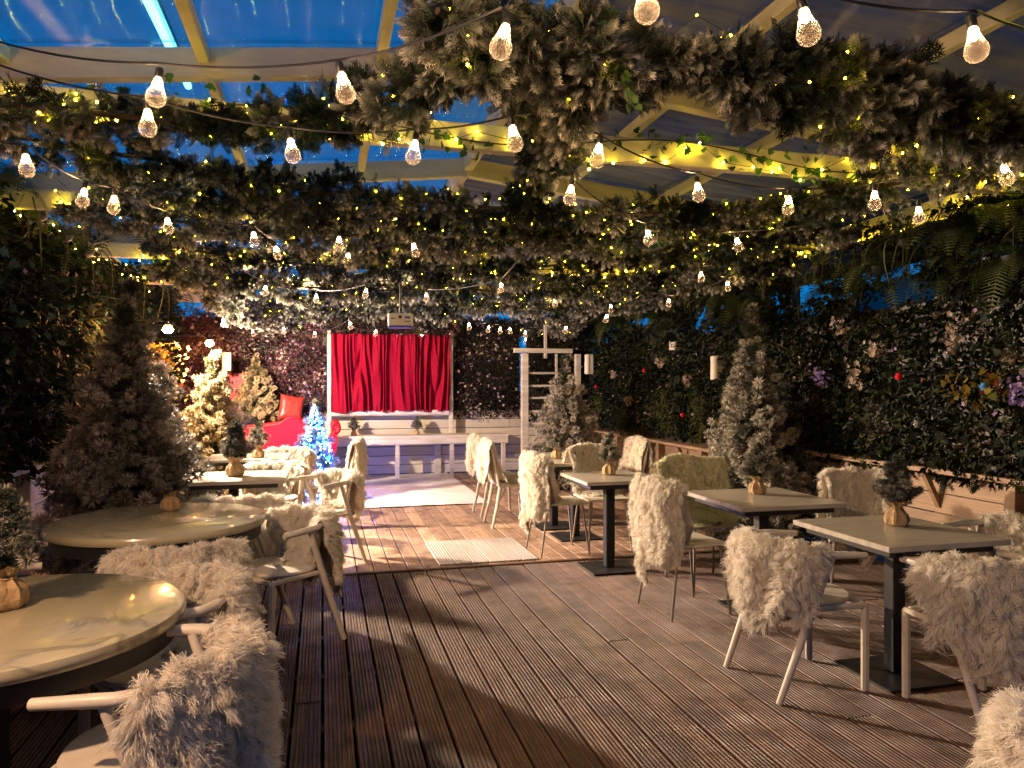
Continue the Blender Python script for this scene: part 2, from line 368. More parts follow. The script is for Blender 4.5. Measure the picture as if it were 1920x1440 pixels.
def T_brush(n=84, L=.040, nl=.030, w=.0085, seed=1):
    g = np.random.default_rng(seed); v = []; f = []; t = []
    for i in range(n):
        s_ = (i + .5) / n; a = i * 2.399; el = math.asin(2 * s_ - 1)
        dirv = norm(np.array([math.cos(a) * math.cos(el), math.sin(el), math.sin(a) * math.cos(el)]) + g.normal(0, .14, 3))
        base = np.array([0, L * .8, 0]) + dirv * .016; side = norm(np.cross(dirv, g.normal(0, 1, 3))); b = len(v)
        v += [base - side * w / 2, base + side * w / 2, base + dirv * nl * g.uniform(.8, 1.15) * np.array([1, 1.25, 1])]; f.append((b, b + 1, b + 2)); t += [.35, .35, 1]
    return np.array(v), np.array(f), np.array(t)
def T_spray(seed=2, L=.13, pairs=6, w=.009):
    g = np.random.default_rng(seed); v = []; f = []; t = []
    def tri(a, b, c, ta, tc):
        k = len(v); v.extend([a, b, c]); f.append((k, k + 1, k + 2)); t.extend([ta, ta, tc])
    for i in range(pairs):
        s_ = (i + .6) / pairs; base = np.array([0, L * s_ * .85, .02 * s_ * s_])
        for sd in (-1, 1):
            ln = L * .46 * (1.05 - .55 * s_) * g.uniform(.8, 1.2); tt = s_ ** 2
            dv = norm(np.array([sd * (1 - .35 * s_), .85, g.normal(0, .22)])); nn = norm(np.cross(dv, [0, 0, 1.]) + g.normal(0, .3, 3))
            tri(base - nn * w * .6, base + nn * w * .6, base + dv * ln, tt * .5, .3 + .7 * tt)
            for q in (.4, .7):
                b2 = base + dv * ln * q; d2 = norm(dv + np.array([-sd * .8, .7, g.normal(0, .3)])); tri(b2 - dv * w * .8, b2 + dv * w * .8, b2 + d2 * ln * .45, tt * .6, .35 + .65 * tt)
    base = np.array([0, L * .78, .015]); tri(base + [-w, 0, 0], base + [w, 0, 0], np.array([0, L * 1.08, .02]), .7, 1)
    return np.array(v), np.array(f), np.array(t)
def T_leaf(w=.45, fold=.15):
    v = np.array([(0, 0, 0), (w * .5, .35, fold), (w * .42, .68, fold * .7), (0, 1, -.12), (-w * .42, .68, fold * .7), (-w * .5, .35, fold), (0, .5, 0)])
    f = np.array([(0, 1, 6), (1, 2, 6), (2, 3, 6), (3, 4, 6), (4, 5, 6), (5, 0, 6)]); return v, f, np.array([0, .5, .8, 1, .8, .5, .5])
def T_ivy():
    ang = [(0, .0), (.45, .55), (.95, .42), (.75, .62), (1.15, .95)]
    P = [(0, 0, 0), (.30, .02, .03), (.50, .28, -.06), (.27, .40, .03), (.32, .66, -.04), (.13, .66, .03), (0, 1, -.08), (-.13, .66, .03), (-.32, .66, -.04), (-.27, .40, .03), (-.50, .28, -.06), (-.30, .02, .03), (0, .38, .02)]
    n = 12; f = [(i, (i + 1) % n, 12) for i in range(n)]; return np.array(P, float), np.array(f), np.ones(13) * .5
def T_flower(n=5, cup=.3):
    v = []; f = []; t = []
    for i in range(n):
        a = i * 2 * math.pi / n; c, s_ = math.cos(a), math.sin(a); b = len(v)
        for r_, o_, z_ in ((0, 0, 0), (.6, .34, cup * .7), (1, 0, cup), (.6, -.34, cup * .7)): v.append((c * r_ - s_ * o_, z_ , s_ * r_ + c * o_))
        f += [(b, b + 1, b + 2), (b, b + 2, b + 3)]; t += [0, .5, 1, .5]
    return np.array(v), np.array(f), np.array(t)
def T_blade(L=1., w=.035, droop=.9, seg=5, twist=0):
    v = []; t = []
    for i in range(seg + 1):
        s_ = i / seg; ww = w * (1 - s_ ** 2) * .5 + .001
        y = L * math.sin(s_ * 1.3) * .75; z = L * (.55 * s_ - droop * s_ ** 2.2)
        v += [(-ww, y, z), (ww, y, z)]; t += [s_, s_]
    f = []
    for i in range(seg): f += [(2 * i, 2 * i + 1, 2 * i + 3), (2 * i, 2 * i + 3, 2 * i + 2)]
    return np.array(v), np.array(f), np.array(t)
def T_frond(L=.42, n=20, droop=.6):
    v = []; f = []; t = []
    def P(s_): return np.array([0, L * s_ * (1 - .25 * s_), L * (.35 * s_ - droop * s_ * s_)])
    for i in range(n):
        s_ = (i + .7) / n; a, b = P(s_), P(s_ + .5 / n); ln = L * .24 * math.sin(math.pi * min(1, s_ * .9 + .12)) ** .8
        for sd in (-1, 1):
            k = len(v); v += [a, b, (a + b) / 2 + np.array([sd * ln, ln * .35, -ln * .25])]; f.append((k, k + 1, k + 2)); t += [.2, .2, 1]
    for i in range(6):
        a, b = P(i / 6), P((i + 1) / 6); k = len(v); v += [a + [-.003, 0, 0], a + [.003, 0, 0], b]; f.append((k, k + 1, k + 2)); t += [0, 0, 0]
    return np.array(v), np.array(f), np.array(t)
BRUSH, SPRAY, LEAF, IVY, FLOWER, BLADE = T_brush(), T_spray(), T_leaf(), T_ivy(), T_flower(), T_blade()
SPRAY_FINE = T_spray(5, .15, 7, .0085)

# ---------------------------------------------------------------- room frame
XL, XR, YB = -2.30, 4.62, 12.35
XM_ = (XL + XR) / 2
# ground
g = MB(); g.add([(-150, -150, -.35), (150, -150, -.35), (150, 150, -.35), (-150, 150, -.35)], [(0, 1, 2, 3)])
g.build('ground', 'ground_soil', kind='structure')

# deck of boards: near half grooved, far half smooth
deck = empty('deck', (0, 0, 0), kind='structure')
def board_mesh(name, m, grooves, wd=.125, th=.026, gd=.006):
    pts = []
    if grooves:
        pw = wd / grooves
        for i in range(grooves):
            x0 = -wd / 2 + i * pw
            pts += [(x0 + pw * .12, -gd), (x0 + pw * .30, 0), (x0 + pw * .78, 0), (x0 + pw * .88, -gd)]
    else: pts = [(-wd / 2, -.003), (-wd / 2 + .003, 0), (wd / 2 - .003, 0), (wd / 2, -.003)]
    o = [(-wd / 2, -th)] + pts + [(wd / 2, -th)]
    return MB().prism([(a, b) for a, b in o][::-1], 'y', 0, 1).mesh(name, m)
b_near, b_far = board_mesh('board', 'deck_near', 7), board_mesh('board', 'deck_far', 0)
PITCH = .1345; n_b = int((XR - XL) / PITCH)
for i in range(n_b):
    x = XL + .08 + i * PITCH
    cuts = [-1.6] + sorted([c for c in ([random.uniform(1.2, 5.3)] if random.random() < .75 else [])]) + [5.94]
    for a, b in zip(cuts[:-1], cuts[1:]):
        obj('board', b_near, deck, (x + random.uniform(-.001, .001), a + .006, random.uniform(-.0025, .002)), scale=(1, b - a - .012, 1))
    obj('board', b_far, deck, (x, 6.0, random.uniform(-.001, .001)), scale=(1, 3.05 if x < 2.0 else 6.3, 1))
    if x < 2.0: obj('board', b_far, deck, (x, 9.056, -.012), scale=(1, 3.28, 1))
MB().box(((XL + XR) / 2, 5.97, .0), (XR - XL - .04, .05, .014), ch=.003).build('joint_strip', 'deck_near', deck)
for y in np.arange(-1.4, 12.3, .6):
    MB().box(((XL + XR) / 2, y, -.12), (XR - XL, .07, .18)).build('joist', 'dark_ply', deck)
# short inset offcut in the near deck and pale grooved tread strip
mt = empty('ribbed_mat', (1.36, 6.5, .003), label='pale ribbed entrance mat lying on the boards beyond the deck joint', cat='mat')
bm_ = board_mesh('slat', 'pale_board', 6, .136, .014, .009)
for i in range(6): obj('slat', bm_, mt, (-.36 + i * .143, -.45, .013), scale=(1, .9, 1))
# stage carpet
gx = np.linspace(-2.2, 2.02, 70); gy = np.linspace(9.05, 12.3, 60)
GX, GY = np.meshgrid(gx, gy, indexing='ij')
from mathutils import noise as mn
GZ = np.array([[.012 + .012 * max(0, mn.noise(Vector((a * 1.3, b * 2.6, 0)))) + .004 * mn.noise(Vector((a * 6, b * 8, 3))) for b in gy] for a in gx])
V = np.stack([GX, GY, GZ], -1).reshape(-1, 3); ny = len(gy)
F = np.array([(i * ny + j, (i + 1) * ny + j, (i + 1) * ny + j + 1, i * ny + j + 1) for i in range(len(gx) - 1) for j in range(ny - 1)])
o = obj('carpet', npmesh('carpet', V, F, 'carpet', smooth=True)); tag(o, 'white carpet sheet covering the stage floor below the red curtain', 'carpet')
# fallen bits on the near deck
n = 900; P = np.stack([rng.uniform(-.6, 3.6, n), rng.uniform(1.2, 6.2, n), np.full(n, .004)], 1)
o = obj('fallen_leaves', scatter('fallen_leaves', LEAF, P, frames(np.stack([rng.normal(0, 1, n), rng.normal(0, 1, n), rng.normal(0, .1, n)], 1), rng.normal(0, .3, n)), rng.uniform(.004, .014, n), 'fallen'))
tag(o, 'crumbs of dead leaf scattered over the brown deck boards', 'leaves', kind='stuff')

# ---------------------------------------------------------------- low plank walls
unit = MB().box((0, 0, 0), (1, 1, 1)).mesh('plank', 'white_wood'); unit_t = MB().box((0, 0, 0), (1, 1, 1)).mesh('plank', 'tan_wood')
def side_wall(x, y0, y1, ztop, sgn, me, mname, posts, brackets, label):
    t = empty('plank_wall', (x, y0, 0), label=label, cat='low wall')
    rows = int((ztop - .06) / .14); ln = y1 - y0
    for r_ in range(rows):
        z = .03 + (r_ + .5) * ((ztop - .08) / rows); y = 0
        while y < ln - .01:
            seg = min(ln - y, random.choice([1.6, 2.2, 2.6]));
            obj('plank', me, t, (random.uniform(-.003, .003) + sgn * .03, y + seg / 2, z), scale=(.022, seg - .006, (ztop - .08) / rows - .010)); y += seg
    MB().box((-sgn * .03, ln / 2, ztop - .02), (.20, ln, .038), ch=.004).build('cap_board', mname, t)
    for py in posts: MB().box((-sgn * .035, py - y0, (ztop - .045) / 2), (.09, .09, ztop - .05), ch=.004).build('post', mname, t)
    for py in brackets:
        o_ = [(0, ztop - .32), (0, ztop - .24), (-sgn * .10, ztop - .05), (-sgn * .045 - sgn * .10, ztop - .05)]
        b = MB(); y_ = py - y0; b.prism([(sgn * .012 + a - sgn * 0, z) for a, z in o_], 'y', y_ - .02, y_ + .02); b.build('bracket', mname, t)
    return t
side_wall(XR, .3, 7.3, .86, 1, unit_t, 'tan_wood', [3.0, 4.05, 6.9], [3.35, 4.75, 5.6], 'tan plank wall with cap shelf along the near right side behind the tables')
side_wall(XR - .02, 7.9, 12.2, .72, 1, unit_t, 'tan_wood', [8.3, 9.5, 11.0], [8.8, 10.2, 11.9], 'tan plank wall with cap shelf at the far right beyond the frosted tree')
side_wall(XL, .3, 12.2, .86, -1, unit, 'white_wood', [6.6, 9.0], [3.2, 5.2, 6.1, 8.0], 'plank wall with cap shelf along the left side under the hedge')
# back wall: planks, counter, posts
bw = empty('stage_wall', (0, YB - .05, 0), label='white plank stage wall with long counter shelf behind the carpet', cat='wall')
zr = np.linspace(.02, 1.06, 8)
for r_ in range(7):
    x = XL
    while x < XR - .01:
        seg = min(XR - x, random.choice([1.5, 2.1, 2.7])); h = zr[1] - zr[0]
        obj('plank', unit, bw, (x + seg / 2, random.uniform(-.004, .004), zr[r_] + h / 2), scale=(seg - .006, .022, h - .011)); x += seg
MB().box((1.08, -.30, .66), (3.76, .46, .036), ch=.004).build('counter_top', 'white_wood', bw)
MB().box((1.08, -.515, .59), (3.74, .03, .10), ch=.003).build('counter_apron', 'white_wood', bw)
for px in (745, 851, 955):
    p = at(px, 860, d=11.75); MB().box((p.x, -.50, .27), (.065, .065, .53), ch=.004).build('counter_post', 'white_wood', bw)
MB().box((1.86, -.06, .32), (.11, .04, .62), ch=.004).build('counter_post', 'white_wood', bw)
# curtain frame
cx0, cx1 = at(617, 700, d=12.0).x, at(848, 700, d=12.15).x
for x in (cx0, cx1): MB().box((x, -.16, 1.52), (.06, .08, 1.66), ch=.004).build('frame_post', 'white_wood', bw)
MB().box(((cx0 + cx1) / 2, -.16, 1.01), (cx1 - cx0 - .06, .07, .05), ch=.004).build('frame_rail', 'white_wood', bw)
# curtain
def curtain():
    nu, nv = 260, 46; V = []; x0, x1 = cx0 + .035, cx1 - .035
    for i in range(nu):
        s_ = i / (nu - 1)
        for j in range(nv):
            t = j / (nv - 1)  # 0 top 1 bottom
            ph = 30 * s_ + 8 * mn.noise(Vector((s_ * 4, t * .6, 1))) + 2.2 * mn.noise(Vector((s_ * 14, t * .5, 6))); amp = (.022 + .046 * t ** .6) * (.65 + .8 * abs(mn.noise(Vector((s_ * 6, 2, 2)))))
            y = -.24 + amp * math.sin(ph * 2.6 + .9 * math.sin(t * 2 + s_ * 9)) + .018 * math.sin(ph * 6 + t * 3) * (1 - t * .6) + .05 * mn.noise(Vector((s_ * 13, t * 2.0, 5)))
            x = x0 + (x1 - x0) * s_ + .035 * t * math.sin(s_ * 21) + .02 * mn.noise(Vector((s_ * 9, t * 1.5, 8)))
            z = 2.30 - 1.245 * t * (1 + .012 * math.sin(s_ * 17)) + .012 * math.sin(s_ * 40) * (1 - t)
            V.append((x, YB - .05 + y, z))
    F = np.array([(i * nv + j, (i + 1) * nv + j, (i + 1) * nv + j + 1, i * nv + j + 1) for i in range(nu - 1) for j in range(nv - 1)])
    o = obj('curtain', npmesh('curtain', np.array(V), F, 'red_velvet', smooth=True)); tag(o, 'red velvet curtain hung in folds over the stage window', 'curtain')
curtain()
V = []; nu = 120
for i in range(nu):
    s_ = i / (nu - 1); x = cx0 + .04 + (cx1 - cx0 - .08) * s_
    for j in range(6):
        t = j / 5; V.append((x, YB - .26 - .02 * math.sin(t * 3) + .012 * mn.noise(Vector((s_ * 14, t, 0))), 1.075 - t * (.075 + .025 * mn.noise(Vector((s_ * 12, 0, 3)))))) 
F = np.array([(i * 6 + j, (i + 1) * 6 + j, (i + 1) * 6 + j + 1, i * 6 + j + 1) for i in range(nu - 1) for j in range(5)])
o = obj('valance', npmesh('valance', np.array(V), F, 'valance', smooth=True)); tag(o, 'strip of crumpled white cloth along the sill under the red curtain', 'cloth')

# trellis arch at the right back
ta = empty('trellis_arch', (at(992, 700, d=11.9).x, YB - .62, 0), label='white timber trellis arch standing in the right back corner', cat='trellis')
MB().box((0, 0, 1.0), (.11, .09, 2.0), ch=.005).build('post', 'white_wood', ta)
MB().box((.92, 0, 1.0), (.09, .09, 2.0), ch=.005).build('post', 'white_wood', ta)
MB().box((.32, 0, 2.05), (1.0, .10, .075), ch=.005).build('header', 'white_wood', ta)
MB().box((.35, -.02, 2.2), (.045, .045, .55), ch=.003).build('upright', 'white_wood', ta)
for z in (.85, 1.05, 1.27, 1.47, 1.68): MB().box((.30, .01, z), (.5, .03, .035), ch=.003).build('rung', 'white_wood', ta)
MB().box((.55, .01, 1.25), (.04, .028, 1.5), ch=.003).build('upright', 'white_wood', ta)

bk = empty('bar_wall', (0, -2.0, 0), label='dark boarded wall behind the camera closing the terrace', cat='wall')
for i in range(18): MB().box((XM_ - 3.5 + i * .41, 0, 1.4), (.40, .05, 2.8), ch=.006).build('plank', 'dark_ply', bk)
# ---------------------------------------------------------------- roof
roof = empty('pergola_roof', (0, 0, 0), label='low gabled timber roof of cream rafters and clear ribbed sheets over the terrace', cat='roof')
XM = (XL + XR) / 2; ZE, ZR = 2.90, 3.28
def zroof(x): return ZR - abs(x - XM) / ((XR - XL) / 2) * (ZR - ZE)
TRUSS = [-.1, 1.95, 3.95, 6.0, 8.05, 10.1, 12.15]
ang = math.atan((ZR - ZE) / ((XR - XL) / 2)); half = (XR - XL) / 2 / math.cos(ang)
for y in TRUSS:
    for sg in (-1, 1):
        xc = XM + sg * (XR - XL) / 4
        MB().box((xc, y, zroof(xc) + .0), (half - .03, .07, .15), Matrix.Rotation(sg * ang, 3, 'Y'), ch=.005).build('rafter', 'beam_paint', roof)
    MB().box((XM, y - .075, 2.81), (XR - XL - .1, .065, .14), ch=.005).build('tie_beam', 'beam_paint', roof)
for x in (XL, XR): MB().box((x, 6.0, 2.84), (.09, 13, .17), ch=.006).build('eave_beam', 'beam_paint', roof)
MB().box((XM, 6, ZR + .05), (.07, 13, .16), ch=.006).build('ridge_beam', 'beam_paint', roof)
PX = [XL + (XM - XL) * k / 4 for k in (1, 2, 3)] + [XM + (XR - XM) * k / 4 for k in (1, 2, 3)]
for x in PX:
    for a, b in zip(TRUSS[:-1], TRUSS[1:]):
        MB().box((x, (a + b) / 2, zroof(x) + .03), (.055, b - a - .08, .075), ch=.004).build('purlin', 'beam_paint', roof)
seg = [XL] + PX[:3] + [XM] + PX[3:] + [XR]
for x0, x1 in zip(seg[:-1], seg[1:]):
    for a, b in zip(TRUSS[:-1], TRUSS[1:]):
        xc = (x0 + x1) / 2; sg = 1 if xc > XM else -1
        MB().box((xc, (a + b) / 2, zroof(xc) + .115), ((x1 - x0) / math.cos(ang) - .012, b - a - .02, .016), Matrix.Rotation(sg * ang, 3, 'Y')).build('sheet', 'panel_clear' if xc < XM - .3 else 'panel_opal', roof)
for y in (.5, 3.0, 6.7, 9.6, 12.3):
    for x in (XL - .05, XR + .1): MB().box((x, y, 1.37), (.09, .09, 2.75), ch=.005).build('post', 'dark_ply', roof)
# added glowing tube, stands in for the bright streak on the left sheets
p0 = at(262, -30, z=3.42)
tl = empty('streak_tube', (p0.x, p0.y + .3, 3.40), label='added blue white glowing tube for the bright streak on the roof sheets at upper left', cat='lamp')
MB().tube([(0, -.9, 0), (.02, .9, 0)], .022, 8).build('tube', 'streak_glow', tl)
MB().box((.01, 0, .05), (.07, 1.9, .04)).build('tube_back', 'lantern_white', tl)

# ---------------------------------------------------------------- chairs
def rotz(front): return math.atan2(-front[0], front[1])
ARM_Z = .69
def chair_arm():
    t = empty('armchair', cat='chair')
    MB().lathe([(.20, .43), (.225, .437), (.232, .448), (.225, .458), (.0, .452)], 28, sx=1, sy=.95).build('seat', 'chair_white', t, True)
    pts = [( .27, .16, ARM_Z - .012)] + [(.275 * math.sin(a), -.275 * math.cos(a) + .0, ARM_Z + .03 * math.cos(a) ** 2) for a in np.linspace(math.pi / 2, -math.pi / 2, 17)] + [(-.27, .16, ARM_Z - .012)]
    MB().tube(pts, [.016] + [.019] * 17 + [.016], 10).build('arm_rail', 'chair_white', t, True)
    for sg in (-1, 1):
        MB().tube([(sg * .262, -.02, ARM_Z - .01), (sg * .245, -.13, .40), (sg * .235, -.29, 0)], [.016, .020, .015], 10).build('leg', 'chair_white', t, True)
        MB().box((sg * .215, .20, .215), (.034, .038, .43), ch=.010).build('leg', 'chair_white', t)
        MB().box((sg * .222, .04, .425), (.022, .33, .026), ch=.006).build('side_rail', 'chair_white', t)
    MB().box((0, .20, .425), (.40, .022, .026), ch=.006).build('front_rail', 'chair_white', t)
    for a in np.linspace(-.85, .85, 7):
        MB().tube([(.205 * math.sin(a), -.19 * math.cos(a), .45), (.268 * math.sin(a), -.268 * math.cos(a), ARM_Z + .015)], .007, 6).build('spindle', 'chair_white', t, True)
    return t
def chair_spindle():
    t = empty('spindle_chair', cat='chair')
    MB().box((0, 0, .445), (.42, .40, .028), ch=.010).build('seat', 'chair_paint', t)
    for sx in (-1, 1):
        MB().tube([(sx * .185, .17, .43), (sx * .20, .19, .2), (sx * .205, .20, 0)], [.019, .017, .015], 8).build('leg', 'chair_paint', t, True)
        MB().tube([(sx * .175, -.17, .43), (sx * .185, -.21, .2), (sx * .19, -.26, 0)], [.019, .018, .015], 8).build('leg', 'chair_paint', t, True)
        MB().tube([(sx * .202, .185, .27), (sx * .18, .14, .38), (sx * .12, .13, .425)], .009, 6).build('brace', 'chair_paint', t, True)
        MB().tube([(sx * .186, -.20, .27), (sx * .175, -.12, .38), (sx * .12, -.12, .425)], .009, 6).build('brace', 'chair_paint', t, True)
        MB().tube([(sx * .195, -.19, .45), (sx * .205, -.23, .66), (sx * .20, -.28, .87)], [.016, .015, .013], 8).build('back_post', 'chair_paint', t, True)
    for i in range(6):
        x = -.135 + i * .054; MB().tube([(x, -.185, .455), (x * 1.1, -.225, .66), (x * 1.15, -.275, .86)], .010, 6).build('spindle', 'chair_paint', t, True)
    MB().tube([(-.21, -.27, .865), (-.1, -.29, .885), (.1, -.29, .885), (.21, -.27, .865)], .018, 8).build('top_rail', 'chair_paint', t, True)
    return t
def chair_slim():
    t = empty('slim_chair', cat='chair')
    MB().box((0, .0, .455), (.42, .42, .018), ch=.006).build('seat', 'chair_white', t)
    for sx in (-1, 1):
        MB().tube([(sx * .17, .16, .446), (sx * .205, .215, 0)], [.010, .009], 8).build('leg', 'metal_leg', t, True)
        MB().tube([(sx * .17, -.16, .446), (sx * .205, -.235, 0)], [.010, .009], 8).build('leg', 'metal_leg', t, True)
        MB().tube([(sx * .18, -.18, .45), (sx * .19, -.215, .62), (sx * .17, -.265, .84)], .011, 8).build('back_post', 'metal_leg', t, True)
    V = []; 
    for i in range(13):
        a = -.75 + 1.5 * i / 12
        for j in range(5):
            z = .60 + .25 * j / 4; V.append((.27 * math.sin(a), -.10 - .13 * math.cos(a) - (z - .45) * .14, z))
    b = MB(); b.add(V, [(i * 5 + j, (i + 1) * 5 + j, (i + 1) * 5 + j + 1, i * 5 + j + 1) for i in range(12) for j in range(4)])
    o = b.build('backrest', 'brown_leather', t, True); md = o.modifiers.new('s', 'SOLIDIFY'); md.thickness = .012
    return t
# ---- sheepskins: a draped pelt with tufted strands
def skin(name, seed, R_, yb, prof, amax, m='fur', nstr=26000, ln=.05, wv=None, skew=0., lean=0.):
    """prof: list of (offset from the backrest line, z); amax half width angle; wv width factor along the drape"""
    g = np.random.default_rng(seed); pr = np.array(prof, float); wv = wv or [1] * len(pr)
    sl = np.concatenate([[0], np.cumsum(np.linalg.norm(np.diff(pr, axis=0), axis=1))]); sl /= sl[-1]
    ph = g.uniform(0, 6.28, 6)
    def P(s, t):
        off = np.interp(t, sl, pr[:, 0]); z = np.interp(t, sl, pr[:, 1]); w_ = np.interp(t, sl, wv)
        w_ = w_ * (1 + .08 * np.sin(t * 9 + ph[0]) + .05 * np.sin(t * 23 + ph[1])) * np.minimum(1, (.35 + np.sin(np.pi * np.clip(t, .0, 1)) * 3.2)) 
        a = s * amax * w_ + skew * (t - .5)
        edge = np.maximum(0, t - .72) / .28
        z = z - .0 + edge * (.05 * np.sin(a * 7 + ph[2]) + .03 * np.sin(a * 15 + ph[3]) - .06 * s * s * 0)
        rr_f = .022 * np.sin(s * 7.5 + t * 4 + ph[3]) + .014 * np.sin(s * 13 - t * 7 + ph[0])
        z = z + .014 * np.sin(a * 13 + ph[4]) * np.sin(t * 11) - .03 * np.abs(s) ** 3
        rr = off + .012 * np.sin(a * 9 + t * 6 + ph[5]) + rr_f * np.clip(np.abs(t - .5) * 3, .25, 1)
        x = (R_ + rr) * np.sin(a); y = -(yb + rr) + (R_ + rr) * (1 - np.cos(a)) - lean * np.maximum(0, z - .45)
        return np.stack([x, y, z], -1)
    ns, nt_ = 22, 44
    S, T = np.meshgrid(np.linspace(-1, 1, ns), np.linspace(0, 1, nt_), indexing='ij'); V = P(S, T).reshape(-1, 3)
    F = np.array([(i * nt_ + j, (i + 1) * nt_ + j, (i + 1) * nt_ + j + 1, i * nt_ + j + 1) for i in range(ns - 1) for j in range(nt_ - 1)])
    base = npmesh(name + '_pelt', V, F, 'pelt', smooth=True)
    n = nstr; s = g.uniform(-1, 1, n); s = np.sign(s) * np.abs(s) ** .92; t = g.uniform(0, 1, n); e = 1e-3
    p = P(s, t); ds = P(s + e, t) - p; dt = P(s, t + e) - p; nn = norm(np.cross(dt, ds))
    # clumps
    K = 800; cs, ct = g.uniform(-1.03, 1.03, K), g.uniform(-.02, 1.02, K); asp = 1.0
    cid = np.empty(n, int)
    for i in range(0, n, 4000):
        dd = ((s[i:i + 4000, None] - cs) * .55) ** 2 + ((t[i:i + 4000, None] - ct)) ** 2; cid[i:i + 4000] = dd.argmin(1)
    cp = P(cs, ct); cds = P(cs + e, ct) - cp; cdt = P(cs, ct + e) - cp; cn = norm(np.cross(cdt, cds)); cflow = norm(g.normal(0, 1, (K, 3)))
    cl = ln * g.uniform(.7, 1.35, K)
    ctip = cp + (cn * .60 + cflow * .60 + np.array([0, 0, -.50])) * cl[:, None]
    flow = norm(g.normal(0, 1, (n, 3)))
    edge_out = norm(ds) * (np.clip((np.abs(s) - .85) / .15, 0, 1) * np.sign(s))[:, None]
    L_ = ln * g.uniform(.55, 1.25, n)
    tip0 = p + (nn * .60 + flow * .65 + edge_out * .8 + np.array([0, 0, -.35])) * L_[:, None]
    k = np.clip(g.normal(.55, .2, n), 0, .9)[:, None]; tip = tip0 * (1 - k) + ctip[cid] * k
    mid = (p + tip) / 2 + nn * (L_ * .24)[:, None] + norm(g.normal(0, 1, (n, 3))) * (L_ * .14)[:, None]
    side = norm(np.cross(nn + g.normal(0, .5, (n, 3)), tip - p)); w0 = (.0019 * g.uniform(.7, 1.3, n))[:, None]
    Vv = np.stack([p - side * w0 * .5, p + side * w0 * .5, mid - side * w0 * .45, mid + side * w0 * .45, tip], 1).reshape(-1, 3)
    f = np.array([(0, 1, 3), (0, 3, 2), (2, 3, 4)]); Ff = (f[None] + (np.arange(n) * 5)[:, None, None]).reshape(-1, 3)
    fur = npmesh(name + '_wool', Vv, Ff, m, {'rnd': np.repeat(np.clip(g.random(n) * .6 + g.random(K)[cid] * .4, 0, 1), 5)})
    return base, fur
AP = [(-.20, .475), (-.07, .49), (-.045, .60), (-.03, .70), (0.0, .755), (.035, .72), (.05, .60), (.055, .42), (.05, .33)]
SK = {
 'arm1': skin('skin1', 1, .275, .275, AP, 1.15, wv=[.55, .7, .9, 1, 1, 1, 1, .9, .8], nstr=62000, ln=.050),
 'arm2': skin('skin2', 2, .275, .275, AP[:-1] + [(.05, .36)], 1.0, wv=[.5, .6, .85, 1.1, 1.1, 1, .8, .6, .3], nstr=58000, ln=.048, skew=.35),
 'back': skin('skin3', 3, .9, .245, [(-.26, .47), (-.10, .49), (-.05, .60), (-.03, .80), (0, .925), (.035, .86), (.05, .70), (.055, .55)], .27, wv=[.8, .9, 1, 1, 1, 1, .9, .7], nstr=42000, ln=.036, lean=.10),
 'slim': skin('skin4', 4, .34, .225, [(-.22, .475), (-.08, .49), (-.05, .60), (-.03, .76), (0, .895), (.04, .84), (.055, .65), (.06, .42), (.05, .30)], .72, wv=[.7, .8, 1, 1, 1, 1, .95, .8, .5], nstr=56000, ln=.042, lean=.10),
 'wide': skin('skin5', 5, .9, .245, [(-.44, .49), (-.16, .51), (-.11, .62), (-.085, .80), (-.01, .93), (.05, .88), (.07, .70)], .36, m='fur_green', wv=[1, 1, 1.05, 1.05, 1, 1, .9], nstr=46000, ln=.032, lean=.12),
}
PROTO = {'arm': tree_of(chair_arm()), 'spindle': tree_of(chair_spindle()), 'slim': tree_of(chair_slim())}
FIRST = {k: True for k in PROTO}
def put_chair(kind, x, y, front, label, skin_kind, skin_label, srz=0., group=None):
    T = PROTO[kind]
    o = T[0] if FIRST[kind] else copy_tree(T); FIRST[kind] = False
    rz = rotz(front); o.location = (x, y, .001); o.rotation_euler = (0, 0, rz)
    tag(o, label, 'chair', {'arm': 'round backed armchairs at the tables', 'spindle': 'spindle back chairs at the far tables', 'slim': 'slim legged chairs at the square tables'}[kind])
    if skin_kind:
        b, f = SK[skin_kind]
        s = obj('sheepskin', b, loc=(x, y, .004), rot=(0, 0, rz + srz)); tag(s, skin_label, 'sheepskin', 'sheepskins draped over the chairs')
        obj('wool', f, s, kind='stuff')
    return o
C = put_chair
C('arm', -.50, 2.36, (-.95, .25), 'armchair nearest the camera at lower left under a shaggy sheepskin', 'arm1', 'shaggy sheepskin on the lowest left chair, nearest the camera on that side')
C('arm', -.60, 3.03, (-.85, -.45), 'armchair tucked under the far right edge of the front round table', 'arm1', 'sheepskin over the chair at the far edge of the front round table', .15)
C('arm', -.68, 3.90, (-.12, 1), 'armchair with its back to the camera at the second round table', 'arm1', 'sheepskin with violet cast on the chair backing on the camera at the second round table', .1)
C('arm', -.25, 4.46, (-.72, -.60), 'armchair on the aisle side of the second round table, legs splayed on the deck', 'arm1', 'sheepskin wrapping the aisle side chair of the second round table', -.1)
C('arm', -1.45, 3.98, (.95, .25), 'armchair with bare arm rails between the two round tables by the left wall', 'arm2', 'sheepskin on the chair between the two round tables by the left wall')
C('arm', -.55, 5.42, (0, 1), 'armchair with its back to the camera at the left wooden table', 'arm1', 'low sheepskin roll on the chair in front of the left wooden table')
C('arm', -.02, 6.38, (-.80, -.55), 'armchair on the aisle side of the left wooden table with thin splayed legs', 'arm2', 'sheepskin hanging off the aisle chair of the left wooden table')
C('spindle', .08, 8.0, (-1, .1), 'spindle back chair in front of the blue lit tree beside the carpet', 'back', 'cream sheepskin on the spindle chair beside the blue lit tree')
C('arm', -.45, 7.15, (0, -1), 'chair facing the camera behind the left wooden table', 'arm1', 'bright sheepskin on the chair directly behind the left wooden table')
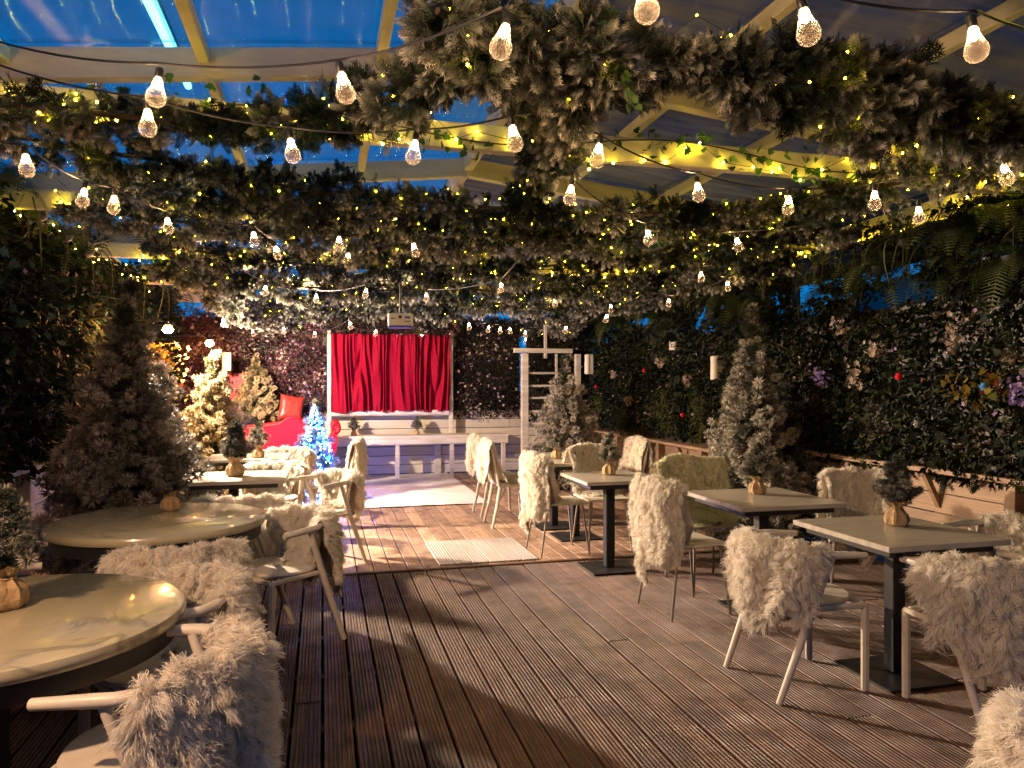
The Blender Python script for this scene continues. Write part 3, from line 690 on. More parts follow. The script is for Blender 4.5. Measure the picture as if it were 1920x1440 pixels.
C('arm', -.42, 8.78, (-.2, -1), 'chair facing the camera in front of the red sleigh', 'arm1', 'brightest sheepskin, just below the red sleigh')
C('spindle', 1.98, 8.36, (1, .05), 'spindle back chair farthest along the aisle, first of the pair by the carpet', 'back', 'sheepskin on the farther chair of the pair by the carpet corner')
C('spindle', 1.96, 7.66, (1, .0), 'spindle back chair of the pair by the carpet, the one nearer the camera', 'back', 'sheepskin on the nearer chair of the pair by the carpet corner')
C('slim', 2.04, 6.30, (1, .05), 'slim legged chair seen side on at the left of the small square table', 'slim', 'peach sheepskin on the side on chair left of the small square table', .1)
C('slim', 2.50, 6.42, (.0, -1), 'slim legged chair facing the camera behind the small square table', 'back', 'sheepskin covering back and seat of the chair behind the small square table')
C('spindle', 3.05, 7.42, (-1, -.1), 'spindle back chair on the wall side of the far square tables', 'back', 'rounded sheepskin on the wall side chair of the far square tables')
C('slim', 2.34, 4.50, (1, .12), 'slim legged chair on the aisle side of the middle square table', 'slim', 'long sheepskin with brown leather showing on the aisle chair of the middle square table', .1)
C('slim', 2.80, 5.06, (0, -1), 'slim legged chair facing the camera behind the middle square table', 'wide', 'flat greenish sheepskin on the chair behind the middle square table')
C('slim', 3.55, 4.30, (-.55, -.83), 'slim legged chair against the plank wall beyond the front square table', 'slim', 'curly sheepskin on the chair by the right plank wall')
C('arm', 2.36, 3.28, (1, .0), 'armchair on the aisle side of the front square table with a long slanted leg', 'arm2', 'long haired sheepskin on the aisle chair of the front square table', .25)
C('arm', 2.90, 2.74, (.04, 1), 'armchair nearest the camera at the front square table on the right', 'arm1', 'sheepskin hanging behind the nearest chair of the front square table', -.35)
C('arm', 3.62, 3.25, (-1, .05), 'armchair between the front square table and the right wall', 'arm1', 'sheepskin cut by the right frame edge beside the front square table')
C('arm', 1.76, 1.18, (1, -.1), 'armchair at the bottom right corner of the frame', 'arm1', 'tufted sheepskin poking into the bottom right corner')

# ---------------------------------------------------------------- tables
def round_table(x, y, label):
    t = empty('round_table', (x, y, 0), label=label, cat='table', group='round marble tables')
    MB().lathe([(0, .705), (.54, .705), (.555, .708), (.562, .718), (.563, .732), (.556, .746), (.545, .75), (0, .75)], 72).build('table_top', 'marble', t, True)
    MB().lathe([(.0, .64), (.532, .64), (.534, .645), (.534, .704), (0, .704)], 64).build('apron', 'black_metal', t, True)
    MB().lathe([(.04, .012), (.04, .64)], 20).build('column', 'black_metal', t, True)
    MB().lathe([(.27, 0.001), (.27, .008), (.25, .014), (.03, .022)], 36).build('base_plate', 'black_metal', t, True)
round_table(-.88, 4.49, 'round marble table farther from the camera on the left')
round_table(-1.02, 2.72, 'round marble table nearest the camera, cut by the left edge')
def square_table(x, y, sx, sy, z, label, m='table_board', foot=True, name='square_table', grp='square tables on black columns'):
    t = empty(name, (x, y, 0), label=label, cat='table', group=grp)
    MB().box((0, 0, z - .014), (sx, sy, .028), ch=.003).build('table_top', m, t)
    MB().box((0, 0, z - .028 - .02), (sx * .86, sy * .86, .036), ch=.004).build('under_frame', 'black_metal', t)
    MB().box((0, 0, (z - .066) / 2 + .008), (.075, .075, z - .085), ch=.006).build('column', 'black_metal', t)
    MB().box((0, 0, .008), (.42, .42, .012), ch=.004).build('base_plate', 'black_metal', t)
square_table(2.87, 3.22, .70, .72, .75, 'front square table on the right, nearest the camera')
square_table(2.83, 4.36, .74, .74, .75, 'middle square table on the right with a flat greenish sheepskin behind')
square_table(2.26, 5.64, .62, .66, .75, 'small square table on a tall black column beside the deck joint')
square_table(2.36, 7.44, .68, .66, .75, 'farthest square table on the right, level with the pair of spindle chairs')
square_table(2.40, 6.88, .66, .42, .745, 'half hidden square table just in front of the farthest one')
square_table(-.70, 6.40, .84, .70, .75, 'wooden rectangular table on the left holding a dark small tree', grp=None, name='wooden_table')
square_table(-.74, 8.12, .80, .66, .75, 'wooden table at the back left in front of the sleigh', grp=None, name='wooden_table')

# ---------------------------------------------------------------- conifers
def fir_mesh(name, Hh, Rr, n, seed, z0=.12, m='fir', scale=1.0, frost=.8, tpl=BRUSH, power=.85, core=.25):
    g = np.random.default_rng(seed)
    # boughs: each bough carries clumps that puff upward at the end
    nb = max(12, int(n / 4.2)); P = []; D = []; Fr = []
    for b in range(nb):
        h = (b + g.random()) / nb; h = 1 - math.sqrt(1 - h * .98) if True else h
        zc = z0 + (Hh - z0) * h; rad = Rr * (1 - h) ** power * (1 + .16 * math.sin(h * 26 + seed)) * g.uniform(.72, 1.12); a = b * 2.39996 + g.normal(0, .2)
        k = max(2, int(5.5 * (.35 + rad / Rr)))
        for i in range(k):
            s_ = (i + g.uniform(.5, 1.0)) / k; aa = a + g.normal(0, .13) * (1.5 - s_)
            r_ = rad * s_; zz = zc - .12 * rad * 1.4 * s_ + .20 * rad * s_ ** 3 + g.normal(0, .008 + .02 * rad)
            P.append((r_ * math.cos(aa), r_ * math.sin(aa), zz)); D.append((math.cos(aa) + g.normal(0, .35), math.sin(aa) + g.normal(0, .35), .35 + g.normal(0, .35)))
            Fr.append(np.clip(frost * (.10 + 1.0 * s_ ** 1.5) * g.choice([.35, .8, 1.15, 1.3]), 0, 1))
    for i in range(int(n * core)):
        h = g.random() ** 1.6; r_ = Rr * .5 * (1 - h) * math.sqrt(g.random()); a = g.uniform(0, 6.28)
        P.append((r_ * math.cos(a), r_ * math.sin(a), z0 + (Hh - z0) * h)); D.append(g.normal(0, 1, 3)); Fr.append(.05)
    for i in range(10):
        P.append((g.normal(0, .004), g.normal(0, .004), Hh - .02 - i * .018 * scale)); D.append((g.normal(0, .5), g.normal(0, .5), 1)); Fr.append(frost)
    P, D, Fr = np.array(P), np.array([np.array(d, float) for d in D]), np.array(Fr)
    return scatter(name, tpl, P, frames(D), scale * g.uniform(.75, 1.3, len(P)), m, g.random(len(P)), Fr)
def fir(x, y, Hh, Rr, n, seed, label, m='fir', frost=.8, z=0, scale=1.0, rz=0, power=.85):
    t = empty('fir_tree', (x, y, z), rz, label=label, cat='tree', group='frosted fir trees on the terrace')
    obj('crown', fir_mesh('crown', Hh, Rr, n, seed, m=m, frost=frost, scale=scale, power=power), t, kind='stuff')
    MB().tube([(0, 0, 0), (.01, 0, Hh * .5), (0, 0, Hh * .93)], [.035, .022, .006], 8).build('trunk', 'bark', t, True)
    MB().lathe([(.12, .0), (.16, .14), (.17, .15), (.15, .15)], 18).build('pot', 'pot', t, True)
fir(-1.42, 6.10, 2.22, .66, 1500, 11, 'largest dark frosted fir at the left wall behind the second round table', 'fir_grey', .75, scale=1.25)
p = at(400, 880, d=8.9); fir(p.x, p.y, 1.84, .56, 1300, 12, 'gold lit frosted fir left of the red sleigh', 'fir_gold_light', .8, scale=1.2)
p = at(480, 880, d=11.35); fir(p.x, p.y, 1.02, .40, 420, 13, 'smaller gold lit fir standing in front of the red boxes', 'fir_gold_light', 1.0, z=.86, scale=1.1)
MB().box((p.x, p.y, .435), (.5, .4, .83), ch=.01).build('plinth', 'dark_ply', label='dark plinth behind the sleigh under the smaller gold lit fir', cat='plinth')
p = at(1062, 880, d=10.6); fir(p.x, p.y, 1.86, .60, 1200, 14, 'frosted fir beside the white trellis arch', 'fir', 1.0, scale=1.25)
p = at(1408, 880, d=7.0); fir(p.x, p.y, 2.20, .56, 1400, 15, 'tall frosted fir in front of the right hedge wall', 'fir', .8, scale=1.15, power=1.1)
p = at(1475, 880, d=7.3); fir(p.x, p.y, 1.55, .55, 900, 16, 'darker fir leaning behind the tall frosted one on the right', 'fir_grey', .25, scale=1.2)
p = at(345, 900, d=6.6); fir(p.x, p.y, 1.05, .36, 450, 17, 'low dark fir at the foot of the largest left tree', 'fir_grey', .3, scale=1.1)

# blue lit tree
def led_tree():
    p = at(590, 888, d=9.6); t = empty('lit_tree', (p.x, p.y, 0), label='small tree wrapped in blue white fairy lights beside the sleigh', cat='tree')
    obj('crown', fir_mesh('crown', 1.26, .36, 420, 31, m='fir', frost=.5), t, kind='stuff')
    MB().tube([(0, 0, 0), (0, 0, 1.2)], [.025, .005], 6).build('trunk', 'bark', t)
    tv = np.array([(1, 0, 0), (-1, 0, 0), (0, 1, 0), (0, -1, 0), (0, 0, 1), (0, 0, -1)], float) * .0075
    tf = np.array([(0, 2, 4), (2, 1, 4), (1, 3, 4), (3, 0, 4), (2, 0, 5), (1, 2, 5), (3, 1, 5), (0, 3, 5)])
    for nm, m, n_ in (('fairy_lights', 'led_blue', 380), ('fairy_lights', 'led_white', 260)):
        h = rng.random(n_) ** 1.5; a = rng.uniform(0, 6.28, n_); r_ = .36 * (1 - h) ** .9 * rng.uniform(.75, 1.08, n_)
        P = np.stack([r_ * np.cos(a), r_ * np.sin(a), .06 + 1.18 * h], 1)
        obj(nm, scatter(nm, (tv, tf, np.zeros(6)), P, frames(rng.normal(0, 1, (n_, 3))), rng.uniform(.8, 1.3, n_), m), t, kind='stuff')
    # strand trailing up to the left like horns
    P = np.array([(-.28 - .1 * k / 20, .05, 1.0 - .02 * k) for k in range(20)])
    led = MB()
led_tree()

# small table trees in burlap
def small_tree_meshes(seed, frost):
    c = fir_mesh('needles', .31, .085, 110, seed, z0=.13, m='fir_grey' if frost < .5 else 'fir', frost=frost, scale=.48, power=.6, core=.4)
    b = MB(); n_ = 28; prof = [(.040, 0.0), (.050, .010), (.052, .030), (.046, .055), (.032, .072), (.021, .082), (.022, .088), (.036, .104), (.046, .116)]
    vs = []; g = random.Random(seed)
    for i, (r_, z) in enumerate(prof):
        for k in range(n_):
            a = k * 2 * math.pi / n_; rr = r_ * (1 + (.05 + .03 * i) * math.sin(7 * a + seed + .25 * i) + g.uniform(-.05, .05)); vs.append((rr * math.cos(a), rr * math.sin(a), z + g.uniform(-.003, .003) * (i > 5) * 2))
    b.add(vs, [(i * n_ + k, i * n_ + (k + 1) % n_, (i + 1) * n_ + (k + 1) % n_, (i + 1) * n_ + k) for i in range(len(prof) - 1) for k in range(n_)] + [tuple(range(n_))[::-1]])
    s = b.mesh('burlap_sack', 'burlap', True)
    tr = MB().tube([(0, 0, .03), (.004, 0, .2), (0, 0, .29)], [.007, .005, .002], 6).mesh('trunk', 'bark')
    tie = MB().tube([(.027 * math.cos(a), .027 * math.sin(a), .081) for a in np.linspace(0, 6.3, 13)], .003, 5).mesh('twine', 'burlap')
    return c, s, tr, tie
STM = [small_tree_meshes(41, .35), small_tree_meshes(42, .75), small_tree_meshes(43, .5)]
def small_tree(x, y, z, v, sc, label, rz=0):
    t = empty('table_tree', (x, y, z), rz, label=label, cat='small tree', group='small potted firs in burlap'); t.scale = (sc, sc, sc)
    c, s, tr, tie = STM[v]; obj('needles', c, t, kind='stuff'); obj('burlap_sack', s, t); obj('trunk', tr, t); obj('twine', tie, t)
def on(px, py, z=.751): q = at(px, py, z=z); return q.x, q.y, z
small_tree(*on(320, 956), 0, 1.0, 'small dark fir in burlap on the second round table')
small_tree(*on(8, 1140), 2, 1.25, 'small fir in burlap on the front round table, cut by the left edge', 1)
small_tree(*on(441, 892), 0, 1.35, 'small dark fir in burlap on the left wooden table', 2)
small_tree(*on(484, 858), 1, 1.15, 'small gold lit fir in front of the red sleigh side', 3)
small_tree(*on(1043, 859), 2, .95, 'small fir in burlap on the farthest square table', 4)
small_tree(*on(1142, 890), 1, 1.05, 'small fir in burlap on the small square table', 5)
small_tree(*on(1420, 926), 2, 1.08, 'small fir in burlap on the middle square table', 2.5)
small_tree(*on(1681, 985), 0, 1.12, 'small leaning fir in burlap on the front square table', 1.5)
small_tree(at(663, 815, d=11.9).x, YB - .33, .679, 0, .92, 'small fir on the stage counter, left of the pair')
small_tree(at(783, 815, d=11.9).x, YB - .33, .679, 2, .92, 'small fir on the stage counter, right of the pair', 2)

# ---------------------------------------------------------------- sleigh, boxes, cushion, gift
def sleigh():
    p = at(528, 880, d=10.9); t = empty('sleigh', (p.x, p.y, .02), label='red wooden sleigh with curled front behind the blue lit tree', cat='sleigh')
    # side profile, x forward, z up
    top = [(-.72, .78), (-.55, .84), (-.3, .86), (-.02, .90), (.10, .98), (.20, 1.0), (.30, .93), (.36, .78), (.40, .60), (.46, .50), (.56, .46), (.64, .52), (.70, .66), (.76, .80)]
    bot = [(.80, .70), (.78, .50), (.72, .34), (.60, .24), (.3, .20), (-.3, .20), (-.6, .26), (-.72, .42), (-.76, .62)]
    for k, y in enumerate((-.28, .28)):
        MB().prism(top + bot, 'y', y - .014, y + .014).build('side_panel', 'red_paint', t, True)
        MB().tube([(x, y, z) for x, z in top], .022, 8).build('trim', 'red_paint', t, True)
        c = [(.76 + .055 * math.cos(a) * (1 - a / 9), y, .85 + .065 * math.sin(a) * (1 - a / 9)) for a in np.linspace(-1.6, 4.2, 18)]
        MB().tube(c, [.04 - .018 * i / 17 for i in range(18)], 8).build('scroll', 'red_paint', t, True)
        MB().tube([(-.8, y, .05), (-.6, y, .02), (.7, y, .02), (.92, y, .08), (1.0, y, .2), (.94, y, .28)], .018, 8).build('runner', 'red_paint', t, True)
        for x in (-.45, .1, .55): MB().tube([(x, y, .03), (x, y, .23)], .013, 6).build('strut', 'red_paint', t)
    MB().box((0, 0, .42), (1.1, .53, .04), ch=.004).build('seat', 'red_paint', t)
    MB().prism([(-.70, .40), (-.66, .40), (-.70, .95), (-.76, .95)], 'y', -.265, .265).build('back_panel', 'red_paint', t)
    MB().prism([(.60, .26), (.64, .26), (.77, .80), (.73, .80)], 'y', -.265, .265).build('front_panel', 'red_paint', t)
sleigh()
for (px, py, wd, hh, lab) in ((455, 700, .36, .95, 'taller red box standing behind the small gold lit fir'), (497, 712, .22, .85, 'duller red box right of the small gold lit fir top')):
    q = at(px, 800, d=11.6); zt = H_CAM + (720 - py) * 11.6 / F_PX
    b = empty('red_box', (q.x, q.y, 0), label=lab, cat='box')
    MB().box((0, 0, zt - .03 - hh / 2), (wd, .26, hh), ch=.008).build('body', 'red_box', b); MB().box((0, 0, zt - .03), (wd + .02, .28, .06), ch=.006).build('lid', 'red_box', b)
    MB().box((0, 0, (zt - .03 - hh) / 2), (wd * .9, .22, zt - .03 - hh)).build('plinth', 'dark_ply', b)
# cushion
def cushion():
    n = 20; V = []
    for sd in (1, -1):
        for i in range(n + 1):
            for j in range(n + 1):
                u, v = i / n * 2 - 1, j / n * 2 - 1; th = .065 * ((1 - u ** 4) * (1 - v ** 4)) ** .5
                V.append((u * .17 * (1 - .06 * (1 - v * v)), sd * th + .006 * mn.noise(Vector((u * 3, v * 3, sd))), v * .17 * (1 - .06 * (1 - u * u))))
    m = (n + 1) ** 2; F = []
    for s_ in (0, 1):
        for i in range(n):
            for j in range(n): F.append([s_ * m + i * (n + 1) + j, s_ * m + (i + 1) * (n + 1) + j, s_ * m + (i + 1) * (n + 1) + j + 1, s_ * m + i * (n + 1) + j + 1])
    q = at(546, 765, d=11.2)
    o = obj('cushion', npmesh('cushion', np.array(V), np.array(F), 'red_satin', smooth=True), loc=q, rot=(R(-15), R(10), R(12)), scale=(1.05, 1.05, 1.15))
    tag(o, 'square red satin cushion propped upright above the sleigh side', 'cushion')
cushion()
q = at(659, 905, d=9.5)
gb = empty('gift_box', (q.x, q.y, .02), .2, label='small red gift box on the carpet behind the spindle chair', cat='box')
MB().box((0, 0, .075), (.17, .17, .15), ch=.005).build('body', 'red_box', gb); MB().box((0, 0, .16), (.185, .185, .03), ch=.004).build('lid', 'red_box', gb)
# projector
q = at(751, 602, d=8.0)
pj = empty('projector', q, -TH * .4, label='white box shaped projector with blue lower edge hung under the garlands', cat='projector')
MB().box((0, 0, .01), (.27, .22, .13), ch=.012).build('body', 'projector_shell', pj); MB().box((0, 0, -.066), (.25, .21, .02), ch=.004).build('base', 'blue_plastic', pj)
MB().tube([(-.005, -.105, .035), (-.005, -.122, .035)], .018, 14).build('lens', 'black_metal', pj)
MB().box((-.08, -.1125, .018), (.05, .002, .010)).build('printed_mark', 'print_dark', pj); MB().box((.075, -.1125, .030), (.055, .002, .022)).build('printed_mark', 'blue_plastic', pj)
MB().box((.075, -.1125, -.012), (.06, .002, .008)).build('printed_mark', 'print_dark', pj); MB().tube([(0, 0, .07), (0, 0, .65)], .012, 8).build('drop_pole', 'black_metal', pj)

# wall lanterns (unlit white half drums)
def lantern(px, py, d, h, wd, label):
    q = at(px, py, d=d); t = empty('wall_lantern', q, label=label, cat='wall lantern', group='white unlit wall lanterns')
    MB().lathe([(wd / 2, -h / 2), (wd / 2, h / 2)], 20).build('shade', 'lantern_white', t, True); MB().box((wd * .35, .0, 0), (wd * .9, wd * .9, h * 1.04), ch=.006).build('box', 'lantern_white', t)
lantern(1102, 683, 11.6, .30, .10, 'narrow white wall lantern near the trellis arch'); lantern(1342, 690, 8.6, .27, .12, 'white wall lantern on the hedge left of the tall fir')
lantern(423, 678, 11.0, .26, .10, 'pale wall lantern left of the ruddy hedge')
lantern(1266, 648, 9.9, .12, .16, 'small pink white box lantern near the top of the right hedge')

# ---------------------------------------------------------------- lit wall lamps
def flood(loc, W, aim, label, r_=.06, m='lamp_hot', cone=150, col_=(1, .76, .54)):
    t = empty('wall_lamp', loc, label=label, cat='lamp', group='glowing orange wall lamps on the left')
    MB().lathe([(.001, -r_ * .75), (r_ * .6, -r_ * .6), (r_, 0), (r_ * .6, r_ * .6), (.001, r_ * .75)], 16).build('bulb', m, t, True)
    MB().lathe([(r_ * .9, r_ * .75), (r_ * .5, r_ * 1.2), (.01, r_ * 1.4)], 14).build('cap', 'black_metal', t, True)
    MB().tube([(0, 0, r_ * 1.3), (-.1, 0, r_ * 1.8), (XL - loc[0] + .02, 0, r_ * 1.6)], .012, 6).build('arm', 'black_metal', t)
    ld = bpy.data.lights.new('lamp_light', 'SPOT'); ld.energy = W; ld.color = col_; ld.spot_size = R(cone); ld.spot_blend = .5; ld.shadow_soft_size = .05
    lo = obj('lamp_light', ld, t); v = Vector(aim).normalized(); lo.location = v * (r_ + .02); lo.rotation_euler = v.to_track_quat('-Z', 'Y').to_euler()
q = at(315, 618, d=8.5); flood((q.x, q.y, q.z), LAMP['hero'], (1, .30, -.36), 'bright orange wall lamp over the yellow leaves, the nearer one in view', cone=150)
q = at(393, 644, d=10.4); flood((q.x, q.y, q.z), LAMP['mid'], (.62, -1, -.28), 'smaller orange wall lamp above the gold lit fir tip', col_=(1, .58, .24), cone=125)
q = at(236, 640, d=7.1); flood((q.x, q.y, q.z + .12), LAMP['back'], (.63, -.53, -.50), 'orange wall lamp hidden behind the largest left fir', cone=86)
flood((-1.75, 1.2, 2.40), LAMP['near'], (1, .55, -.62), 'orange wall lamp at the left wall beside the camera', cone=104, col_=(1, .64, .38))

# ---------------------------------------------------------------- hedges
def hedge(name, origin, udir, nrm, Lu, z0, z1, layers, label, cat='hedge wall', backing=True):
    """udir along the wall, nrm into the room"""
    u = np.array(udir, float); nn = np.array(nrm, float); o_ = np.array(origin, float)
    t = empty(name, origin, label=label, cat=cat)
    if backing:
        b = MB(); c = Vector(u * Lu / 2) - Vector(nn) * .05; d = [abs(u[0]) * Lu + abs(nn[0]) * .03, abs(u[1]) * Lu + abs(nn[1]) * .03, z1 - z0 + .1]
        b.box((c.x, c.y, (z0 + z1) / 2 - .1), d).build('backing_panel', 'dark_ply', t)
    for (nm, tpl, m, n, smin, smax, dep, hang, zr) in layers:
        uu = rng.uniform(0, Lu, n); za, zb = zr or (z0, z1); zz = rng.uniform(za, zb, n)
        topv = np.array([mn.noise(Vector((a * 1.1, 7, 0))) * .22 + mn.noise(Vector((a * 4, 2, 0))) * .08 + .03 for a in uu]); zz = zz + topv * np.clip((zz - za) / (zb - za), 0, 1) ** 2
        bulge = np.array([mn.noise(Vector((a * 1.6, b * 1.8, 3.3))) for a, b in zip(uu[:, ], zz)]) * .09 + .05
        dd = rng.uniform(-.02, dep, n) * rng.random(n) + bulge * .8
        P = u[None] * uu[:, None] + nn[None] * dd[:, None] + np.array([0, 0, 1.]) * (zz + rng.normal(0, .015, n))[:, None]
        D = nn[None] * rng.uniform(.2, 1.0, n)[:, None] + rng.normal(0, .55, (n, 3)) + np.array([0, 0, -hang])
        cl = np.array([mn.noise(Vector((a * 2.2, b * 2.2, 9.1))) for a, b in zip(uu, zz)])
        rnd = np.clip(.45 + cl * .8 + rng.normal(0, .22, n), 0, 1)
        if tpl is FLOWER: D = nn[None] + rng.normal(0, .4, (n, 3)); rnd = np.clip(.5 + cl * 1.6 + rng.normal(0, .15, n), 0, 1); keep = (rng.random(n) < .35) | (cl > .12); P, D, rnd = P[keep], D[keep], rnd[keep]
        obj(nm, scatter(nm, tpl, P, frames(D, None), rng.uniform(smin, smax, len(P)), m, rnd), t, kind='stuff')
    return t
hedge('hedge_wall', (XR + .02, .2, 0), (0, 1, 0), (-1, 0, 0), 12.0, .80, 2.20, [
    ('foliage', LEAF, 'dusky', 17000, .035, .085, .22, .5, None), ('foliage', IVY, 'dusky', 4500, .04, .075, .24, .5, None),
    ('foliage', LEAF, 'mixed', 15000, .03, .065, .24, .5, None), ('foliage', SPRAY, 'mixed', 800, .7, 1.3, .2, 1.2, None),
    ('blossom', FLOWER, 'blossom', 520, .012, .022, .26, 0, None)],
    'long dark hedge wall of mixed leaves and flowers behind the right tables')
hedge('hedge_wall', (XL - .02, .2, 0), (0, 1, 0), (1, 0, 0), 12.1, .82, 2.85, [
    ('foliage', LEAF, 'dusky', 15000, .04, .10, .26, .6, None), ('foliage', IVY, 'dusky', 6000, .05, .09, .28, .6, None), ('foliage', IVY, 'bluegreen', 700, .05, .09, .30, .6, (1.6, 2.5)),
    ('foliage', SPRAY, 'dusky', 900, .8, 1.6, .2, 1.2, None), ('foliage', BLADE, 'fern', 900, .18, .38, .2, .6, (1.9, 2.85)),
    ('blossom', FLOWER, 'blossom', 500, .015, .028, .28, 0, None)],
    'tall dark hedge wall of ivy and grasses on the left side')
hedge('flower_wall', (XL, YB - .03, 0), (1, 0, 0), (0, -1, 0), at(612, 700, d=12).x - XL, 1.0, 2.6, [
    ('foliage', LEAF, 'ruddy', 9000, .03, .06, .14, .4, None), ('foliage', LEAF, 'dusky', 3500, .03, .06, .12, .4, None), ('blossom', FLOWER, 'blossom', 900, .016, .032, .16, 0, None)],
    'ruddy flower wall left of the stage curtain')
x1 = at(852, 700, d=12.1).x
hedge('flower_wall', (x1, YB - .03, 0), (1, 0, 0), (0, -1, 0), at(985, 700, d=12.4).x - x1, .95, 2.6, [
    ('foliage', LEAF, 'dusky', 5500, .03, .06, .16, .4, None), ('foliage', LEAF, 'ruddy', 1200, .03, .05, .14, .4, None), ('blossom', FLOWER, 'blossom', 420, .014, .028, .18, 0, None)],
    'dark flower wall between the red curtain and the trellis arch')
x2 = at(1000, 700, d=12.4).x
hedge('flower_wall', (x2, YB - .03, 0), (1, 0, 0), (0, -1, 0), XR - x2, .8, 2.6, [
    ('foliage', LEAF, 'dusky', 5000, .03, .07, .16, .4, None), ('blossom', FLOWER, 'blossom', 250, .014, .026, .18, 0, None)],
    'dark leafy wall behind the trellis arch')
hedge('flower_wall', (cx0 - .1, YB - .16, 0), (1, 0, 0), (0, -1, 0), cx1 - cx0 + .2, 2.27, 2.75, [
    ('foliage', LEAF, 'ruddy', 1200, .03, .06, .16, .4, None), ('foliage', LEAF, 'dusky', 1600, .03, .06, .16, .4, None)],
    'strip of dark leaves along the top of the red curtain')
def eave_curtain(name, x, sg, y0, y1, z0, z1, n, label, thr):
    t = empty(name, (x, y0, 0), label=label, cat='climbing plants')
    for (tpl, m, a, b, k) in ((IVY, 'dusky', .04, .08, .45), (LEAF, 'dusky', .04, .09, .35), (BLADE, 'fern', .14, .34, .08), (SPRAY, 'dusky', .9, 1.6, .12)):
        q = int(n * k); yy = rng.uniform(y0, y1, q); zz = z1 - (z1 - z0) * rng.random(q) ** .8
        mask = np.array([mn.noise(Vector((a_ * 1.5, b_ * 2.2, 4.4))) + .5 * mn.noise(Vector((a_ * 5, b_ * 5, 1))) for a_, b_ in zip(yy, zz)]) + .5 * (zz - z0) / (z1 - z0) > thr
        yy, zz = yy[mask], zz[mask]; q = len(yy)
        P = np.stack([sg * rng.uniform(0, .28, q), yy - y0, zz], 1); D = np.stack([sg * rng.uniform(.1, 1, q), rng.normal(0, .6, q), rng.normal(-.6, .4, q)], 1)
        obj('foliage', scatter('foliage', tpl, P, frames(D), rng.uniform(a, b, q), m), t, kind='stuff')
eave_curtain('eave_climber', XR + .02, -1, .5, 12.2, 2.12, 2.86, 19000, 'dark climbing foliage hanging between the right hedge and the eave beam', .12)
# blossom sprays and mossy tassels on the right hedge
def tuft(name, loc, n, m, tpl, smin, smax, spread, label, cat, fall=.3, group=None):
    P = np.stack([rng.normal(0, spread, n), rng.normal(0, spread, n), -fall * rng.random(n)], 1); w_ = (1 - .6 * np.abs(P[:, 2]) / max(fall, .01))[:, None]
    P[:, :2] *= w_
    D = rng.normal(0, .6, (n, 3)) + np.array([-.5, -.4, -.4])
    o = obj(name, scatter(name, tpl, P, frames(D), rng.uniform(smin, smax, n), m), loc=loc); return tag(o, label, cat, group, kind='stuff' if tpl is not IVY else None)
def hp(px, py, off=.22):  # point on the right hedge face
    u = (px - 960) / F_PX; d = (XR - off) / (ST + u * CT); return at(px, py, d=d)
for (px, py, m, f_, lab) in ((1535, 690, 'blossom_purple', .16, 'purple hanging blossom spray right of the tall fir'), (1606, 680, 'blossom_white', .22, 'pale lilac blossom spray in the middle of the right hedge'),
        (1640, 640, 'blossom_white', .12, 'peach blossom cluster high on the right hedge'), (1785, 585, 'blossom_white', .30, 'long pinkish white blossom tassel at the right of the hedge'),
        (1576, 595, 'blossom_white', .14, 'cream blossom cluster just under the hedge top'), (1150, 695, 'blossom_white', .12, 'small pink white blossoms near the far lantern'),
        (1238, 670, 'blossom_white', .14, 'pink blossom cluster under the small box lantern'), (1288, 705, 'blossom_white', .14, 'pale hanging blossoms left of the wall lantern'),
        (1905, 700, 'blossom_purple', .2, 'purple blossom spray at the right frame edge'), (1178, 745, 'blossom_white', .12, 'white blossoms halfway down the far right hedge')):
    tuft('blossom_spray', hp(px, py), 46, m, FLOWER, .014, .026, .045, lab, 'flowers', f_, 'blossom sprays on the right hedge')
for (px, py, lab) in ((1120, 740, 'mossy tassel nearest the trellis arch'), (1165, 760, 'second mossy tassel from the trellis arch'), (1245, 730, 'mossy tassel below the small box lantern'), (1310, 740, 'mossy tassel beside the wall lantern')):
    tuft('moss_tassel', hp(px, py), 160, 'moss', BLADE, .08, .2, .07, lab + ' on the right hedge', 'plant', .55, 'mossy tassels on the right hedge')
for (px, py, n_) in ((1812, 700, 34), (1866, 690, 26)):
    tuft('autumn_ivy', hp(px, py), n_, 'autumn_lampglow', IVY, .04, .07, .12, 'yellow ivy leaves at the right of the hedge, ' + ('left clump' if px < 1830 else 'right clump'), 'plant', .22)
# leaves under the lamp, its yellow glow put into their colour
q = at(312, 650, d=8.6)
for k, (dz, fl, lab) in enumerate(((0, .7, 'leaves coloured yellow and red with lamp glow, cascading under the bright orange lamp'),)):
    tuft('glow_yellow_foliage', Vector((q.x - .1, q.y + .08, q.z + .05)), 900, 'autumn_lampglow', IVY, .03, .06, .15, lab, 'plant', 1.25)
# baubles hanging in the hedge
ball = MB().lathe([(.001, -.03), (.018, -.025), (.03, 0), (.018, .025), (.005, .03)], 14)
mat('bauble_red', (.5, .01, .02), .15, .1, 5, coat=1); mat('bauble_silver', (.6, .62, .7), .12, .1, 5, metal=.8); mat('bauble_blue', (.05, .2, .5), .15, .1, 5, coat=1)
for (px, py, m, lab) in ((1685, 706, 'bauble_red', 'small red bauble on the dark middle of the right hedge'), (1776, 665, 'bauble_silver', 'silver bauble under the long blossom tassel'),
        (1845, 725, 'bauble_blue', 'blue bauble among the yellow ivy leaves'), (1117, 725, 'bauble_red', 'red bauble on the hedge near the far lantern'),
        (1208, 695, 'bauble_red', 'red bauble on the hedge left of the pink blossoms'), (1280, 778, 'bauble_red', 'red bauble low on the hedge beside the tall fir'), (1720, 795, 'bauble_silver', 'dull silver bauble low on the right hedge')):
    o = ball.build('bauble', m, None, True, loc=hp(px, py, .27)); tag(o, lab, 'bauble', group='baubles on the right hedge')

